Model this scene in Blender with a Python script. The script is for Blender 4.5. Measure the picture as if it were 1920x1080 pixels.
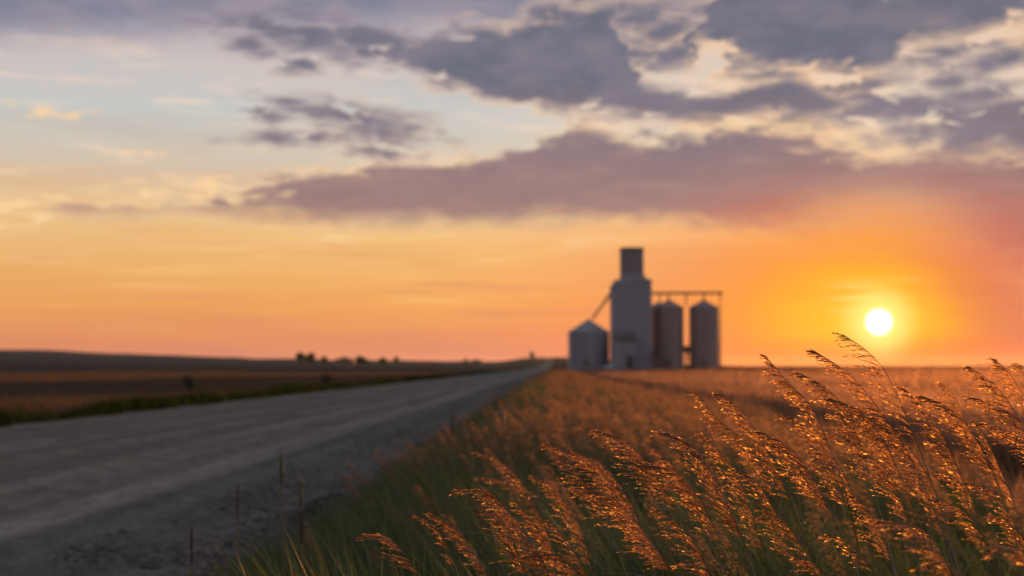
import bpy, bmesh, math, random
import numpy as np
from mathutils import Vector, Matrix, Euler

random.seed(7)
RNG = np.random.default_rng(11)
for o in list(bpy.data.objects):
    bpy.data.objects.remove(o)
scene = bpy.context.scene
COL = scene.collection
R = math.radians

# ------------------------------------------------------------------ camera
FPX = 2637.0                        # focal length in photograph pixels (1920 wide)
HORIZON_Y, ROAD_VP_X = 686.0, 1040.0
CAM = Vector((0.0, 0.0, 1.05))
PITCH = math.atan((HORIZON_Y - 540) / FPX)
YAW = math.atan((ROAD_VP_X - 960) / FPX)      # the road runs along +Y, the camera looks a little to its left
cam_data = bpy.data.cameras.new('camera')
cam_data.sensor_width = 36.0
cam_data.lens = 36.0 * FPX / 1920.0
cam_data.clip_start = 0.05
cam_data.clip_end = 30000.0
cam_data.dof.use_dof = True
cam_data.dof.focus_distance = 1.93
cam_data.dof.aperture_fstop = 5.8
cam_data.dof.aperture_blades = 0
camera = bpy.data.objects.new('camera', cam_data)
COL.objects.link(camera)
camera.location = CAM
camera.rotation_euler = (math.pi / 2 + PITCH, 0, YAW)
scene.camera = camera
CAM_R = Euler(camera.rotation_euler).to_matrix()


def px_dir(x, y):
    return CAM_R @ Vector(((x - 960) / FPX, (540 - y) / FPX, -1.0))


def px_at(x, y, d):
    """world point seen at photograph pixel (x, y), d metres in front of the camera"""
    return CAM + px_dir(x, y) * d


def az_el(x, y):
    v = px_dir(x, y).normalized()
    return math.degrees(math.atan2(v.x, v.y)), math.degrees(math.asin(v.z))


# ------------------------------------------------------------------ exposure
scene.view_settings.view_transform = 'Standard'
scene.view_settings.look = 'None'
scene.view_settings.exposure = 0.0
scene.view_settings.gamma = 1.0
scene.view_settings.use_curve_mapping = False
scene.render.engine = 'CYCLES'
scene.cycles.use_denoising = True
scene.cycles.max_bounces = 6
scene.cycles.transmission_bounces = 4
scene.cycles.transparent_max_bounces = 6
scene.cycles.volume_bounces = 0
scene.cycles.sample_clamp_indirect = 3.0
scene.cycles.sample_clamp_direct = 4.0

SUN_AZ, SUN_EL = az_el(1648, 604)


def lin(r, g, b):
    f = lambda c: (c / 255.0) / 12.92 if c <= 10.3 else (((c / 255.0) + 0.055) / 1.055) ** 2.4
    return (f(r), f(g), f(b), 1.0)


# ------------------------------------------------------------------ node helper
class NT:
    def __init__(self, tree):
        self.t = tree
        tree.nodes.clear()

    def node(self, kind, **kw):
        n = self.t.nodes.new(kind)
        for k, v in kw.items():
            setattr(n, k, v)
        return n

    def put(self, sock, v):
        if v is None:
            return
        if isinstance(v, bpy.types.NodeSocket):
            self.t.links.new(v, sock)
        else:
            if isinstance(v, tuple) and len(v) == 4 and len(sock.default_value) == 3:
                v = v[:3]
            if isinstance(v, tuple) and len(v) == 3 and len(sock.default_value) == 4:
                v = v + (1.0,)
            sock.default_value = v

    def m(self, op, a, b=None, c=None, clamp=False):
        n = self.node('ShaderNodeMath', operation=op, use_clamp=clamp)
        for i, v in enumerate((a, b, c)):
            self.put(n.inputs[i], v)
        return n.outputs[0]

    def vm(self, op, a, b=None, s=None):
        n = self.node('ShaderNodeVectorMath', operation=op)
        self.put(n.inputs[0], a)
        self.put(n.inputs[1], b)
        if s is not None:
            self.put(n.inputs['Scale'], s)
        return n.outputs['Value'] if op in ('DOT_PRODUCT', 'LENGTH', 'DISTANCE') else n.outputs[0]

    def smooth(self, v, a, b, lo=0.0, hi=1.0, kind='SMOOTHSTEP'):
        n = self.node('ShaderNodeMapRange', interpolation_type=kind, clamp=True) if kind == 'LINEAR' else self.node('ShaderNodeMapRange', interpolation_type=kind)
        for i, x in enumerate((v, a, b, lo, hi)):
            self.put(n.inputs[i], x)
        return n.outputs[0]

    def mix(self, f, a, b, blend='MIX'):
        n = self.node('ShaderNodeMix', data_type='RGBA', blend_type=blend)
        n.clamp_factor = True
        self.put(n.inputs[0], f)
        self.put(n.inputs[6], a)
        self.put(n.inputs[7], b)
        return n.outputs[2]

    def ramp(self, f, stops, interp='LINEAR'):
        n = self.node('ShaderNodeValToRGB')
        r = n.color_ramp
        r.interpolation = interp
        while len(r.elements) > 1:
            r.elements.remove(r.elements[-1])
        r.elements[0].position, r.elements[0].color = stops[0]
        for p, c in stops[1:]:
            e = r.elements.new(p)
            e.color = c
        self.put(n.inputs[0], f)
        return n.outputs[0]

    def noise(self, vec, scale, detail=4.0, rough=0.5, dist=0.0, out=0):
        n = self.node('ShaderNodeTexNoise')
        if vec is not None:
            self.put(n.inputs['Vector'], vec)
        n.inputs['Scale'].default_value = scale
        n.inputs['Detail'].default_value = detail
        n.inputs['Roughness'].default_value = rough
        n.inputs['Distortion'].default_value = dist
        return n.outputs[out]

    def xyz(self, x, y, z=0.0):
        n = self.node('ShaderNodeCombineXYZ')
        for i, v in enumerate((x, y, z)):
            self.put(n.inputs[i], v)
        return n.outputs[0]

    def sep(self, v):
        n = self.node('ShaderNodeSeparateXYZ')
        self.put(n.inputs[0], v)
        return n.outputs

    def curve(self, v, pts, handle='VECTOR'):
        n = self.node('ShaderNodeFloatCurve')
        c = n.mapping.curves[0]
        pts = sorted(pts)
        c.points[0].location = pts[0]
        c.points[1].location = pts[-1]
        for p in pts[1:-1]:
            c.points.new(p[0], p[1])
        for p in c.points:
            p.handle_type = handle
        n.mapping.extend = 'HORIZONTAL'
        n.mapping.update()
        self.put(n.inputs['Value'], v)
        return n.outputs[0]


# ------------------------------------------------------------------ world: sunset sky with cloud banks
def build_world():
    w = bpy.data.worlds.new('World')
    scene.world = w
    w.use_nodes = True
    T = NT(w.node_tree)
    tc = T.node('ShaderNodeTexCoord')
    D = tc.outputs['Generated']
    X, Y, Z = T.sep(D)
    K = 180 / math.pi
    az = T.m('MULTIPLY', T.m('ARCTAN2', X, Y), K)
    el = T.m('MULTIPLY', T.m('ARCSINE', Z), K)
    sd = Vector((math.sin(R(SUN_AZ)) * math.cos(R(SUN_EL)), math.cos(R(SUN_AZ)) * math.cos(R(SUN_EL)), math.sin(R(SUN_EL))))
    cosd = T.vm('DOT_PRODUCT', D, tuple(sd))
    s = T.m('MULTIPLY', T.m('ARCCOSINE', T.m('MINIMUM', cosd, 0.9999999)), K)       # degrees from the sun
    daz = T.m('SUBTRACT', az, SUN_AZ)
    adaz = T.m('ABSOLUTE', T.m('WRAP', daz, 180.0, -180.0))

    P = T.xyz(az, el)
    # streaky high cirrus and lumpy cumulus noise, both in sky angles
    lump = T.noise(T.vm('MULTIPLY', P, (0.34, 0.85, 1.0)), 1.0, 6.0, 0.52, 0.3)
    fine = T.noise(T.vm('MULTIPLY', P, (0.9, 2.2, 1.0)), 1.0, 4.0, 0.52, 0.3)
    streak = T.noise(T.vm('MULTIPLY', P, (0.085, 0.75, 1.0)), 1.0, 5.0, 0.55, 0.5)
    wisp = T.noise(T.vm('MULTIPLY', P, (0.20, 1.6, 1.0)), 1.0, 6.0, 0.6, 0.6)

    def elp(y):
        return (HORIZON_Y - y) / FPX * K / 90.0

    # clear evening air: warm at the horizon under the sun, pale above, dusky blue overhead and in the east
    elw = T.m('ADD', el, T.m('MULTIPLY', T.m('SUBTRACT', streak, 0.5), 2.2))
    e90 = T.m('DIVIDE', T.m('MAXIMUM', elw, 0.0), 90.0)
    # stretch: low sky gets most of the ramp
    t = T.m('POWER', e90, 0.5)
    q = lambda y: math.sqrt(max(elp(y), 0))
    west = T.ramp(t, [
        (0.0, lin(214, 128, 112)), (q(662), lin(218, 136, 112)), (q(628), lin(230, 146, 104)), (q(580), lin(240, 164, 96)),
        (q(520), lin(241, 176, 106)), (q(450), lin(240, 188, 124)), (q(400), lin(242, 202, 148)), (q(345), lin(224, 192, 162)),
        (q(290), lin(214, 202, 186)), (q(215), lin(202, 205, 203)), (q(140), lin(210, 200, 198)),
        (q(60), lin(190, 180, 188)), (0.56, lin(172, 170, 184)), (0.75, lin(152, 156, 176)), (1.0, lin(140, 148, 172))])
    east = T.ramp(t, [(0.0, lin(140, 132, 140)), (0.25, lin(150, 140, 148)), (0.45, lin(146, 144, 156)), (0.75, lin(142, 146, 164)), (1.0, lin(140, 148, 170))])
    away = T.smooth(adaz, 38.0, 130.0)
    base = T.mix(away, west, east)
    skyt = T.node('ShaderNodeTexSky', sky_type='NISHITA')
    skyt.sun_disc = False
    skyt.sun_elevation = R(SUN_EL)
    skyt.sun_rotation = R(SUN_AZ)
    skyt.dust_density = 2.0
    nish = T.vm('SCALE', skyt.outputs[0], s=0.12)
    base = T.mix(0.10, base, nish)

    # the air over the sun's side is warmer and brighter
    warm = T.m('MULTIPLY', T.smooth(adaz, 17.0, 3.0), T.m('MULTIPLY', T.smooth(el, 6.0, 8.5), T.smooth(el, 24.0, 14.0)))
    base = T.mix(T.m('MULTIPLY', warm, 0.42), base, lin(252, 214, 172))
    # cirrus streaks: cream and lavender
    cir = T.smooth(wisp, 0.50, 0.72)
    band = T.m('MULTIPLY', T.smooth(el, 2.5, 6.0), T.smooth(el, 17.0, 11.0))
    cream = T.mix(T.smooth(el, 5.0, 10.0), lin(255, 218, 158), lin(240, 214, 196))
    base = T.mix(T.m('MULTIPLY', T.m('MULTIPLY', cir, band), T.m('SUBTRACT', 0.65, T.m('MULTIPLY', away, 0.5))), base, cream)
    dim = T.m('MULTIPLY', T.smooth(streak, 0.50, 0.30), T.smooth(el, 1.5, 8.0))
    base = T.mix(T.m('MULTIPLY', dim, 0.40), base, T.mix(T.smooth(el, 6.0, 10.5), lin(206, 160, 128), lin(176, 184, 190)))
    # thin streaks low over the horizon
    low = T.noise(T.vm('MULTIPLY', P, (0.10, 2.6, 1.0)), 1.0, 4.0, 0.55, 0.3)
    base = T.mix(T.m('MULTIPLY', T.m('MULTIPLY', T.smooth(low, 0.55, 0.75), T.smooth(el, 0.8, 2.5)), T.m('MULTIPLY', T.smooth(el, 6.6, 5.0), 0.5)), base, lin(255, 205, 130))
    base = T.mix(T.m('MULTIPLY', T.m('MULTIPLY', T.smooth(low, 0.46, 0.30), T.smooth(el, 0.3, 1.5)), T.m('MULTIPLY', T.smooth(el, 6.6, 4.5), 0.45)), base, lin(222, 146, 108))

    # ---- cloud banks, given as top and bottom edges over azimuth
    AZ0, AZ1, EL1 = -24.0, 26.0, 24.0
    un = T.m('DIVIDE', T.m('SUBTRACT', az, AZ0), AZ1 - AZ0)
    warp = T.m('ADD', T.m('MULTIPLY', T.m('SUBTRACT', fine, 0.5), 0.035), T.m('MULTIPLY', T.m('SUBTRACT', lump, 0.5), 0.06))
    unw = T.m('ADD', un, warp)

    def edge(rows, k):
        pts = []
        for row in rows:
            a, e = az_el(row[0], row[k])
            pts.append((min(max((a - AZ0) / (AZ1 - AZ0), 0), 1), min(max(e / EL1, 0), 1)))
        return T.m('MULTIPLY', T.curve(unw, pts), EL1)

    def bank(rows, amp, s_top, s_bot, low_amp=0.8, bias=0.0):
        top, bot = edge(rows, 1), edge(rows, 2)
        nz = T.m('ADD', T.m('MULTIPLY', T.m('SUBTRACT', lump, 0.5), amp), T.m('MULTIPLY', T.m('SUBTRACT', fine, 0.5), amp * 0.55))
        up = T.m('DIVIDE', T.m('SUBTRACT', top, el), s_top)
        dn = T.m('DIVIDE', T.m('SUBTRACT', el, bot), s_bot)
        up = T.m('ADD', up, T.m('ADD', nz, bias))
        dn = T.m('ADD', dn, T.m('ADD', T.m('MULTIPLY', nz, low_amp), bias))
        return T.m('MINIMUM', up, dn)

    # y in photograph pixels: (x, top, bottom)
    mauve = bank([(-60, 395, 385), (380, 392, 384), (480, 362, 392), (560, 336, 400), (620, 328, 404), (700, 330, 406), (760, 312, 408), (800, 320, 408),
                  (860, 300, 408), (940, 298, 407), (985, 290, 405), (1005, 266, 404), (1035, 274, 403), (1110, 250, 402), (1190, 272, 402),
                  (1220, 254, 402), (1260, 245, 404), (1310, 262, 406), (1370, 244, 410), (1510, 240, 425), (1545, 252, 430), (1590, 284, 436),
                  (1650, 298, 440), (1705, 296, 450), (1780, 270, 460), (1885, 258, 480), (1960, 235, 500)], 3.3, 0.55, 0.9, 0.36, 0.30)
    dark = bank([(-60, 150, 20), (520, 110, 40), (600, 76, 72), (640, 66, 84), (680, 56, 104), (720, 60, 112), (780, 80, 130), (860, 66, 148), (920, 54, 170), (1000, 36, 192),
                 (1080, 12, 202), (1140, 0, 206), (1164, 36, 208), (1178, 96, 209), (1206, 166, 212), (1260, 172, 216), (1330, 178, 217), (1390, 170, 216), (1430, 154, 208),
                 (1480, 148, 218), (1510, 156, 222), (1545, 178, 214), (1580, 190, 203), (1620, 178, 212), (1700, 174, 218), (1760, 186, 228),
                 (1810, 196, 262), (1860, 190, 268), (1960, 180, 290)], 3.0, 0.5, 0.55, 0.8, 0.45)
    right = bank([(-60, 150, 40), (1130, 110, 84), (1190, 96, 104), (1230, 88, 120), (1290, 88, 116), (1310, 40, 60), (1345, 0, 52), (1372, -10, 104), (1440, -30, 112), (1500, -40, 120),
                  (1560, -40, 124), (1620, -40, 124), (1672, -40, 112), (1700, -40, 62), (1790, -40, 52), (1850, -40, 40), (1960, -40, 14)], 3.4, 0.5, 0.55, 0.9, 0.65)
    strip = bank([(-60, -120, 62), (200, -120, 56), (420, -120, 46), (640, -120, 50), (840, -120, 34), (920, -120, 62), (1000, -120, 50), (1090, -120, 26),
                  (1160, -120, 6), (1250, -120, 14), (1310, -120, 30), (1380, -120, 24), (1960, -120, -10)], 2.2, 1.0, 1.0)

    def puffs(items):
        acc = None
        for (x, y, rx, ry, rot) in items:
            a, e = az_el(x, y)
            n = T.node('ShaderNodeMapping', vector_type='TEXTURE')
            T.put(n.inputs['Vector'], P)
            n.inputs['Location'].default_value = (a, e, 0)
            n.inputs['Rotation'].default_value = (0, 0, R(rot))
            n.inputs['Scale'].default_value = (rx / FPX * K, ry / FPX * K, 1)
            v = T.vm('LENGTH', n.outputs[0])
            acc = v if acc is None else T.m('MINIMUM', acc, v)
        return T.m('ADD', T.m('MULTIPLY', T.m('SUBTRACT', 1.15, acc), 0.9), T.m('MULTIPLY', T.m('SUBTRACT', fine, 0.5), 2.2))

    small = puffs([(670, 222, 130, 22, -9), (710, 248, 70, 22, -6), (590, 70, 80, 38, -10), (470, 84, 46, 18, -14), (562, 122, 40, 15, 0),
                   (560, 258, 90, 13, 2), (500, 216, 42, 12, -6), (722, 286, 60, 13, -4), (1785, 156, 46, 30, -8), (520, 54, 110, 18, -6), (545, 190, 46, 8, 0),
                   (1640, 205, 130, 26, 0), (1790, 235, 130, 30, 4), (1880, 110, 90, 20, 10), (1250, 56, 90, 34, 20), (1200, 30, 70, 40, 0), (1590, 160, 90, 18, 4), (1770, 100, 110, 16, 8), (1830, 175, 80, 20, 0), (1440, 140, 60, 10, 0)])

    # the same broken cover goes on overhead and round the other sides
    cover = T.noise(T.vm('MULTIPLY', T.vm('DIVIDE', T.xyz(X, Y), T.m('MAXIMUM', Z, 0.05)), (0.5, 0.5, 1.0)), 1.0, 5.0, 0.55, 0.3)
    outside = T.m('MAXIMUM', T.smooth(el, 15.0, 21.0), T.smooth(T.m('ABSOLUTE', az), 25.0, 34.0))
    wide = T.m('ADD', T.m('MULTIPLY', T.m('SUBTRACT', cover, 0.47), 6.0), T.m('MULTIPLY', T.m('SUBTRACT', outside, 1.0), 4.0))
    wide = T.m('SUBTRACT', wide, T.m('MULTIPLY', T.smooth(el, 7.0, 3.0), 4.0))

    inside = T.m('SUBTRACT', 1.0, outside)
    body = T.m('MAXIMUM', T.m('MAXIMUM', dark, right), small)
    body = T.m('SUBTRACT', body, T.m('MULTIPLY', outside, 4.0))
    body = T.m('MAXIMUM', body, wide)
    mauve = T.m('SUBTRACT', mauve, T.m('MULTIPLY', T.smooth(adaz, 30.0, 60.0), 4.0))
    mauve = T.m('SUBTRACT', mauve, T.m('MULTIPLY', T.smooth(az, -19.0, -26.0), 4.0))

    # strip (far, soft) first
    c_strip = T.mix(T.smooth(lump, 0.35, 0.65), lin(124, 127, 148), lin(150, 142, 156))
    sky = T.mix(T.m('MULTIPLY', T.smooth(strip, -0.9, 0.8), T.m('MULTIPLY', inside, 0.95)), base, c_strip)

    near = T.smooth(s, 32.0, 6.0)
    patch = T.noise(T.vm('MULTIPLY', P, (0.16, 0.34, 1.0)), 1.0, 3.0, 0.5)
    thin0 = T.noise(T.vm('MULTIPLY', P, (0.42, 1.3, 1.0)), 1.0, 6.0, 0.62, 0.5)
    # golden crumbly wisps at the left tip of the long bank
    tip = puffs([(395, 366, 190, 40, 0), (60, 392, 160, 26, 3), (90, 212, 120, 13, -3), (265, 290, 70, 9, 0)])
    sky = T.mix(T.m('MULTIPLY', T.m('MULTIPLY', T.smooth(tip, 0.05, 0.9), T.smooth(fine, 0.42, 0.62)), 0.85), sky, lin(252, 212, 160))

    # mauve bank: lit rim, then body that takes the sun's colour low down
    rim = T.m('MULTIPLY', T.smooth(mauve, -1.0, -0.1), T.smooth(patch, 0.36, 0.62))
    rim = T.m('MULTIPLY', rim, T.smooth(el, 6.0, 7.2, 0.35, 1.0))
    sky = T.mix(T.m('MULTIPLY', rim, 0.72), sky, T.mix(near, lin(246, 212, 172), lin(255, 218, 160)))
    c_m = T.mix(T.smooth(el, 10.2, 6.0), lin(128, 114, 125), lin(156, 123, 122))
    c_m = T.mix(T.m('MULTIPLY', T.m('MULTIPLY', T.smooth(s, 11.0, 4.5), T.smooth(el, 9.0, 5.6)), 0.6), c_m, lin(206, 116, 92))
    c_m = T.mix(T.m('MULTIPLY', T.smooth(lump, 0.45, 0.70), 0.25), c_m, lin(186, 146, 138))
    c_m = T.mix(T.m('MULTIPLY', T.smooth(wisp, 0.48, 0.70), 0.30), c_m, lin(192, 150, 138))
    c_m = T.mix(T.m('MULTIPLY', T.smooth(thin0, 0.46, 0.30), 0.30), c_m, lin(136, 112, 118))
    sky = T.mix(T.m('MULTIPLY', T.smooth(mauve, -0.6, 0.8), T.smooth(s, 3.0, 6.5, 0.35, 0.97)), sky, c_m)

    # grey upper bank, ragged, thinner in places so that the lit sky comes through
    thin = thin0
    body = T.m('SUBTRACT', body, T.m('MULTIPLY', T.smooth(thin, 0.54, 0.74), 2.2))
    rim2 = T.m('MULTIPLY', T.smooth(body, -1.1, -0.2), T.smooth(patch, 0.34, 0.60))
    rim2 = T.m('MULTIPLY', rim2, T.m('SUBTRACT', 1.0, T.m('MULTIPLY', away, 0.9)))
    sky = T.mix(T.m('MULTIPLY', rim2, T.smooth(s, 30.0, 9.0, 0.10, 0.92)), sky, T.mix(near, lin(236, 208, 192), lin(255, 212, 166)))
    c_b = T.mix(T.smooth(el, 12.4, 8.8), lin(100, 105, 123), lin(128, 114, 124))
    c_b = T.mix(T.m('MULTIPLY', T.smooth(fine, 0.48, 0.75), 0.22), c_b, lin(150, 138, 148))
    c_b = T.mix(T.m('MULTIPLY', T.smooth(patch, 0.55, 0.34), 0.45), c_b, lin(142, 130, 142))
    c_b = T.mix(T.m('MULTIPLY', T.smooth(body, 1.2, 0.0), 0.35), c_b, lin(160, 142, 148))
    c_b = T.mix(T.m('MULTIPLY', T.smooth(lump, 0.55, 0.36), 0.55), c_b, lin(132, 124, 138))
    c_b = T.mix(T.smooth(T.m('ABSOLUTE', az), 40.0, 90.0), c_b, lin(126, 126, 138))
    sky = T.mix(T.m('MULTIPLY', T.smooth(body, -0.8, 1.0), 0.97), sky, c_b)

    # air lit by the low sun
    kx = T.smooth(daz, -1.0, 1.0, 0.66, 1.12)
    sk = T.xyz(T.m('MULTIPLY', daz, kx), T.m('MULTIPLY', T.m('SUBTRACT', el, SUN_EL), 1.15))
    sg = T.vm('LENGTH', sk)
    sgn = T.m('ADD', sg, T.m('MULTIPLY', T.m('SUBTRACT', streak, 0.5), 2.4))
    pink = T.m('MULTIPLY', T.smooth(sg, 12.5, 4.0), T.smooth(el, 7.4, 3.8))
    sky = T.mix(T.m('MULTIPLY', pink, T.smooth(daz, -4.0, 4.0, 0.60, 0.90)), sky, T.mix(T.smooth(daz, -2.0, 5.0), lin(234, 126, 84), lin(218, 112, 90)))
    org = T.smooth(sgn, 6.6, 1.6)
    sky = T.mix(T.m('MULTIPLY', org, 0.95), sky, lin(255, 158, 50))
    yel = T.smooth(sgn, 4.0, 0.4)
    sky = T.mix(T.m('MULTIPLY', yel, 0.85), sky, lin(255, 200, 50))
    lowred = T.m('MULTIPLY', T.smooth(el, 1.5, 0.1), T.smooth(adaz, 16.0, 1.0))
    sky = T.mix(T.m('MULTIPLY', lowred, 0.85), sky, lin(250, 120, 62))
    veil = T.m('MULTIPLY', T.m('MULTIPLY', T.smooth(low, 0.42, 0.62), T.smooth(T.m('ABSOLUTE', T.m('SUBTRACT', el, SUN_EL + 1.0)), 0.9, 0.1)), T.smooth(adaz, 2.6, 0.6))
    sky = T.mix(T.m('MULTIPLY', veil, 0.8), sky, (1.06, 0.78, 0.26, 1))
    halo = T.smooth(s, 2.1, 0.35)
    sky = T.mix(T.m('POWER', halo, 1.6), sky, (1.2, 0.92, 0.24, 1))
    disc = T.smooth(s, 0.58, 0.22)
    sky = T.mix(disc, sky, (6.0, 5.4, 3.8, 1))

    # below the horizon: dull earth, never seen
    sky = T.mix(T.smooth(el, -0.3, -2.0), sky, lin(70, 58, 52))
    bg = T.node('ShaderNodeBackground')
    T.put(bg.inputs['Color'], sky)
    bg.inputs['Strength'].default_value = 1.0
    out = T.node('ShaderNodeOutputWorld')
    T.t.links.new(bg.outputs[0], out.inputs['Surface'])


build_world()

sun_data = bpy.data.lights.new('sun', 'SUN')
sun_data.energy = 5.0
sun_data.angle = R(0.6)
sun_data.color = (1.0, 0.46, 0.13)
sun = bpy.data.objects.new('sun', sun_data)
COL.objects.link(sun)
sv = Vector((math.sin(R(SUN_AZ)) * math.cos(R(SUN_EL)), math.cos(R(SUN_AZ)) * math.cos(R(SUN_EL)), math.sin(R(SUN_EL))))
sun.rotation_euler = (-sv).to_track_quat('-Z', 'Y').to_euler()
sun.location = (60, 250, 60)


# ------------------------------------------------------------------ object helpers
def tag(o, label=None, cat=None, group=None, kind=None):
    for k, v in (('label', label), ('category', cat), ('group', group), ('kind', kind)):
        if v:
            o[k] = v
    return o


def empty(name, loc, rz=0.0):
    o = bpy.data.objects.new(name, None)
    o.empty_display_size = 0.2
    COL.objects.link(o)
    o.location = loc
    o.rotation_euler = (0, 0, rz)
    return o


def link(name, me, mat=None, parent=None, loc=None):
    o = bpy.data.objects.new(name, me)
    COL.objects.link(o)
    if mat and not me.materials:
        me.materials.append(mat)
    if parent:
        o.parent = parent
    if loc is not None:
        o.location = loc
    return o


def np_mesh(name, verts, faces, attr=None, smooth=False):
    """verts (n,3); faces (m,k) all the same size; attr: dict of per-vertex float arrays"""
    verts = np.asarray(verts, dtype=np.float32)
    faces = np.asarray(faces, dtype=np.int32)
    me = bpy.data.meshes.new(name)
    m, k = faces.shape
    me.vertices.add(len(verts))
    me.vertices.foreach_set('co', verts.ravel())
    me.loops.add(m * k)
    me.loops.foreach_set('vertex_index', faces.ravel())
    me.polygons.add(m)
    me.polygons.foreach_set('loop_start', np.arange(0, m * k, k, dtype=np.int32))
    me.polygons.foreach_set('loop_total', np.full(m, k, dtype=np.int32))
    if smooth:
        me.polygons.foreach_set('use_smooth', np.ones(m, dtype=bool))
    me.update(calc_edges=True)
    for kk, vv in (attr or {}).items():
        a = me.attributes.new(kk, 'FLOAT', 'POINT')
        a.data.foreach_set('value', np.asarray(vv, dtype=np.float32))
    return me


def bm_mesh(name, bm, smooth=False):
    me = bpy.data.meshes.new(name)
    bmesh.ops.recalc_face_normals(bm, faces=bm.faces)
    bm.to_mesh(me)
    bm.free()
    if smooth:
        me.polygons.foreach_set('use_smooth', np.ones(len(me.polygons), dtype=bool))
    return me


def bm_box(bm, x0, x1, y0, y1, z0, z1, bevel=0.0):
    vs = [bm.verts.new((x, y, z)) for z in (z0, z1) for (x, y) in ((x0, y0), (x1, y0), (x1, y1), (x0, y1))]
    fs = [(0, 3, 2, 1), (4, 5, 6, 7), (0, 1, 5, 4), (1, 2, 6, 5), (2, 3, 7, 6), (3, 0, 4, 7)]
    ff = [bm.faces.new([vs[i] for i in f]) for f in fs]
    if bevel:
        es = list({e for f in ff for e in f.edges})
        bmesh.ops.bevel(bm, geom=es, offset=bevel, segments=1, affect='EDGES')


def bm_tube(bm, p0, p1, r0, r1=None, n=8, caps=True):
    r1 = r0 if r1 is None else r1
    p0, p1 = Vector(p0), Vector(p1)
    q = (p1 - p0).to_track_quat('Z', 'Y')
    a, b = [], []
    for i in range(n):
        t = 2 * math.pi * i / n
        c = Vector((math.cos(t), math.sin(t), 0))
        a.append(bm.verts.new(p0 + q @ (c * r0)))
        b.append(bm.verts.new(p1 + q @ (c * r1)))
    for i in range(n):
        j = (i + 1) % n
        bm.faces.new((a[i], a[j], b[j], b[i]))
    if caps:
        bm.faces.new(a[::-1])
        bm.faces.new(b)


def bm_prism(bm, pts, y0, y1):
    """closed (x,z) outline extruded from y0 to y1"""
    a = [bm.verts.new((x, y0, z)) for x, z in pts]
    b = [bm.verts.new((x, y1, z)) for x, z in pts]
    n = len(pts)
    bm.faces.new(a)
    bm.faces.new(b[::-1])
    for i in range(n):
        j = (i + 1) % n
        bm.faces.new((a[j], a[i], b[i], b[j]))


# ------------------------------------------------------------------ materials
def material(name):
    m = bpy.data.materials.new(name)
    m.use_nodes = True
    T = NT(m.node_tree)
    out = T.node('ShaderNodeOutputMaterial')
    return m, T, out


def surf(name, c0, c1, scale=3.0, rough=0.8, bump=0.0, bump_scale=20.0, metallic=0.0, stretch=(1, 1, 1), spec=0.3):
    m, T, out = material(name)
    tc = T.node('ShaderNodeTexCoord').outputs['Object']
    n = T.noise(T.vm('MULTIPLY', tc, stretch), scale, 6, 0.68)
    b = T.node('ShaderNodeBsdfPrincipled')
    T.put(b.inputs['Base Color'], T.mix(T.smooth(n, 0.3, 0.7), c0, c1))
    T.put(b.inputs['Roughness'], T.smooth(n, 0.2, 0.8, rough - 0.08, min(rough + 0.1, 1.0)))
    b.inputs['Metallic'].default_value = metallic
    b.inputs['Specular IOR Level'].default_value = spec
    if bump:
        bn = T.node('ShaderNodeBump')
        bn.inputs['Strength'].default_value = bump
        bn.inputs['Distance'].default_value = 0.02
        T.put(bn.inputs['Height'], T.noise(tc, bump_scale, 4, 0.6))
        T.t.links.new(bn.outputs[0], b.inputs['Normal'])
    T.t.links.new(b.outputs[0], out.inputs[0])
    return m


def leafy(name, cols, trans, t_amt=0.5, gloss=0.06, rough=0.45, rim=0.0, fwd=0.0):
    """plant tissue: diffuse + light through the tissue + a little gloss; attribute 'var' picks the colour"""
    m, T, out = material(name)
    at = T.node('ShaderNodeAttribute')
    at.attribute_name = 'var'
    v = at.outputs['Fac']
    stops = [(i / max(len(cols) - 1, 1), c if len(c) == 4 else c + (1.0,)) for i, c in enumerate(cols)]
    tst = [(i / max(len(trans) - 1, 1), c if len(c) == 4 else c + (1.0,)) for i, c in enumerate(trans)]
    col, tr = T.ramp(v, stops), T.ramp(v, tst)
    d = T.node('ShaderNodeBsdfDiffuse')
    T.put(d.inputs['Color'], col)
    t = T.node('ShaderNodeBsdfTranslucent')
    T.put(t.inputs['Color'], tr)
    mx = T.node('ShaderNodeMixShader')
    mx.inputs[0].default_value = t_amt
    T.t.links.new(d.outputs[0], mx.inputs[1])
    thru = t.outputs[0]
    if fwd:
        # waxy tissue passes part of the light on nearly straight
        rf = T.node('ShaderNodeBsdfRefraction')
        rf.inputs['IOR'].default_value = 1.45
        rf.inputs['Roughness'].default_value = 0.62
        T.put(rf.inputs['Color'], tr)
        mf = T.node('ShaderNodeMixShader')
        mf.inputs[0].default_value = fwd
        T.t.links.new(thru, mf.inputs[1])
        T.t.links.new(rf.outputs[0], mf.inputs[2])
        thru = mf.outputs[0]
    T.t.links.new(thru, mx.inputs[2])
    g = T.node('ShaderNodeBsdfGlossy')
    g.inputs['Roughness'].default_value = rough
    T.put(g.inputs['Color'], (0.9, 0.82, 0.7))
    m2 = T.node('ShaderNodeMixShader')
    m2.inputs[0].default_value = gloss
    if rim:
        lw = T.node('ShaderNodeLayerWeight')
        lw.inputs['Blend'].default_value = 0.35
        T.put(m2.inputs[0], T.m('ADD', gloss, T.m('MULTIPLY', T.m('POWER', lw.outputs['Facing'], 2.0), rim)))
    T.t.links.new(mx.outputs[0], m2.inputs[1])
    T.t.links.new(g.outputs[0], m2.inputs[2])
    T.t.links.new(m2.outputs[0], out.inputs[0])
    return m


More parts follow.
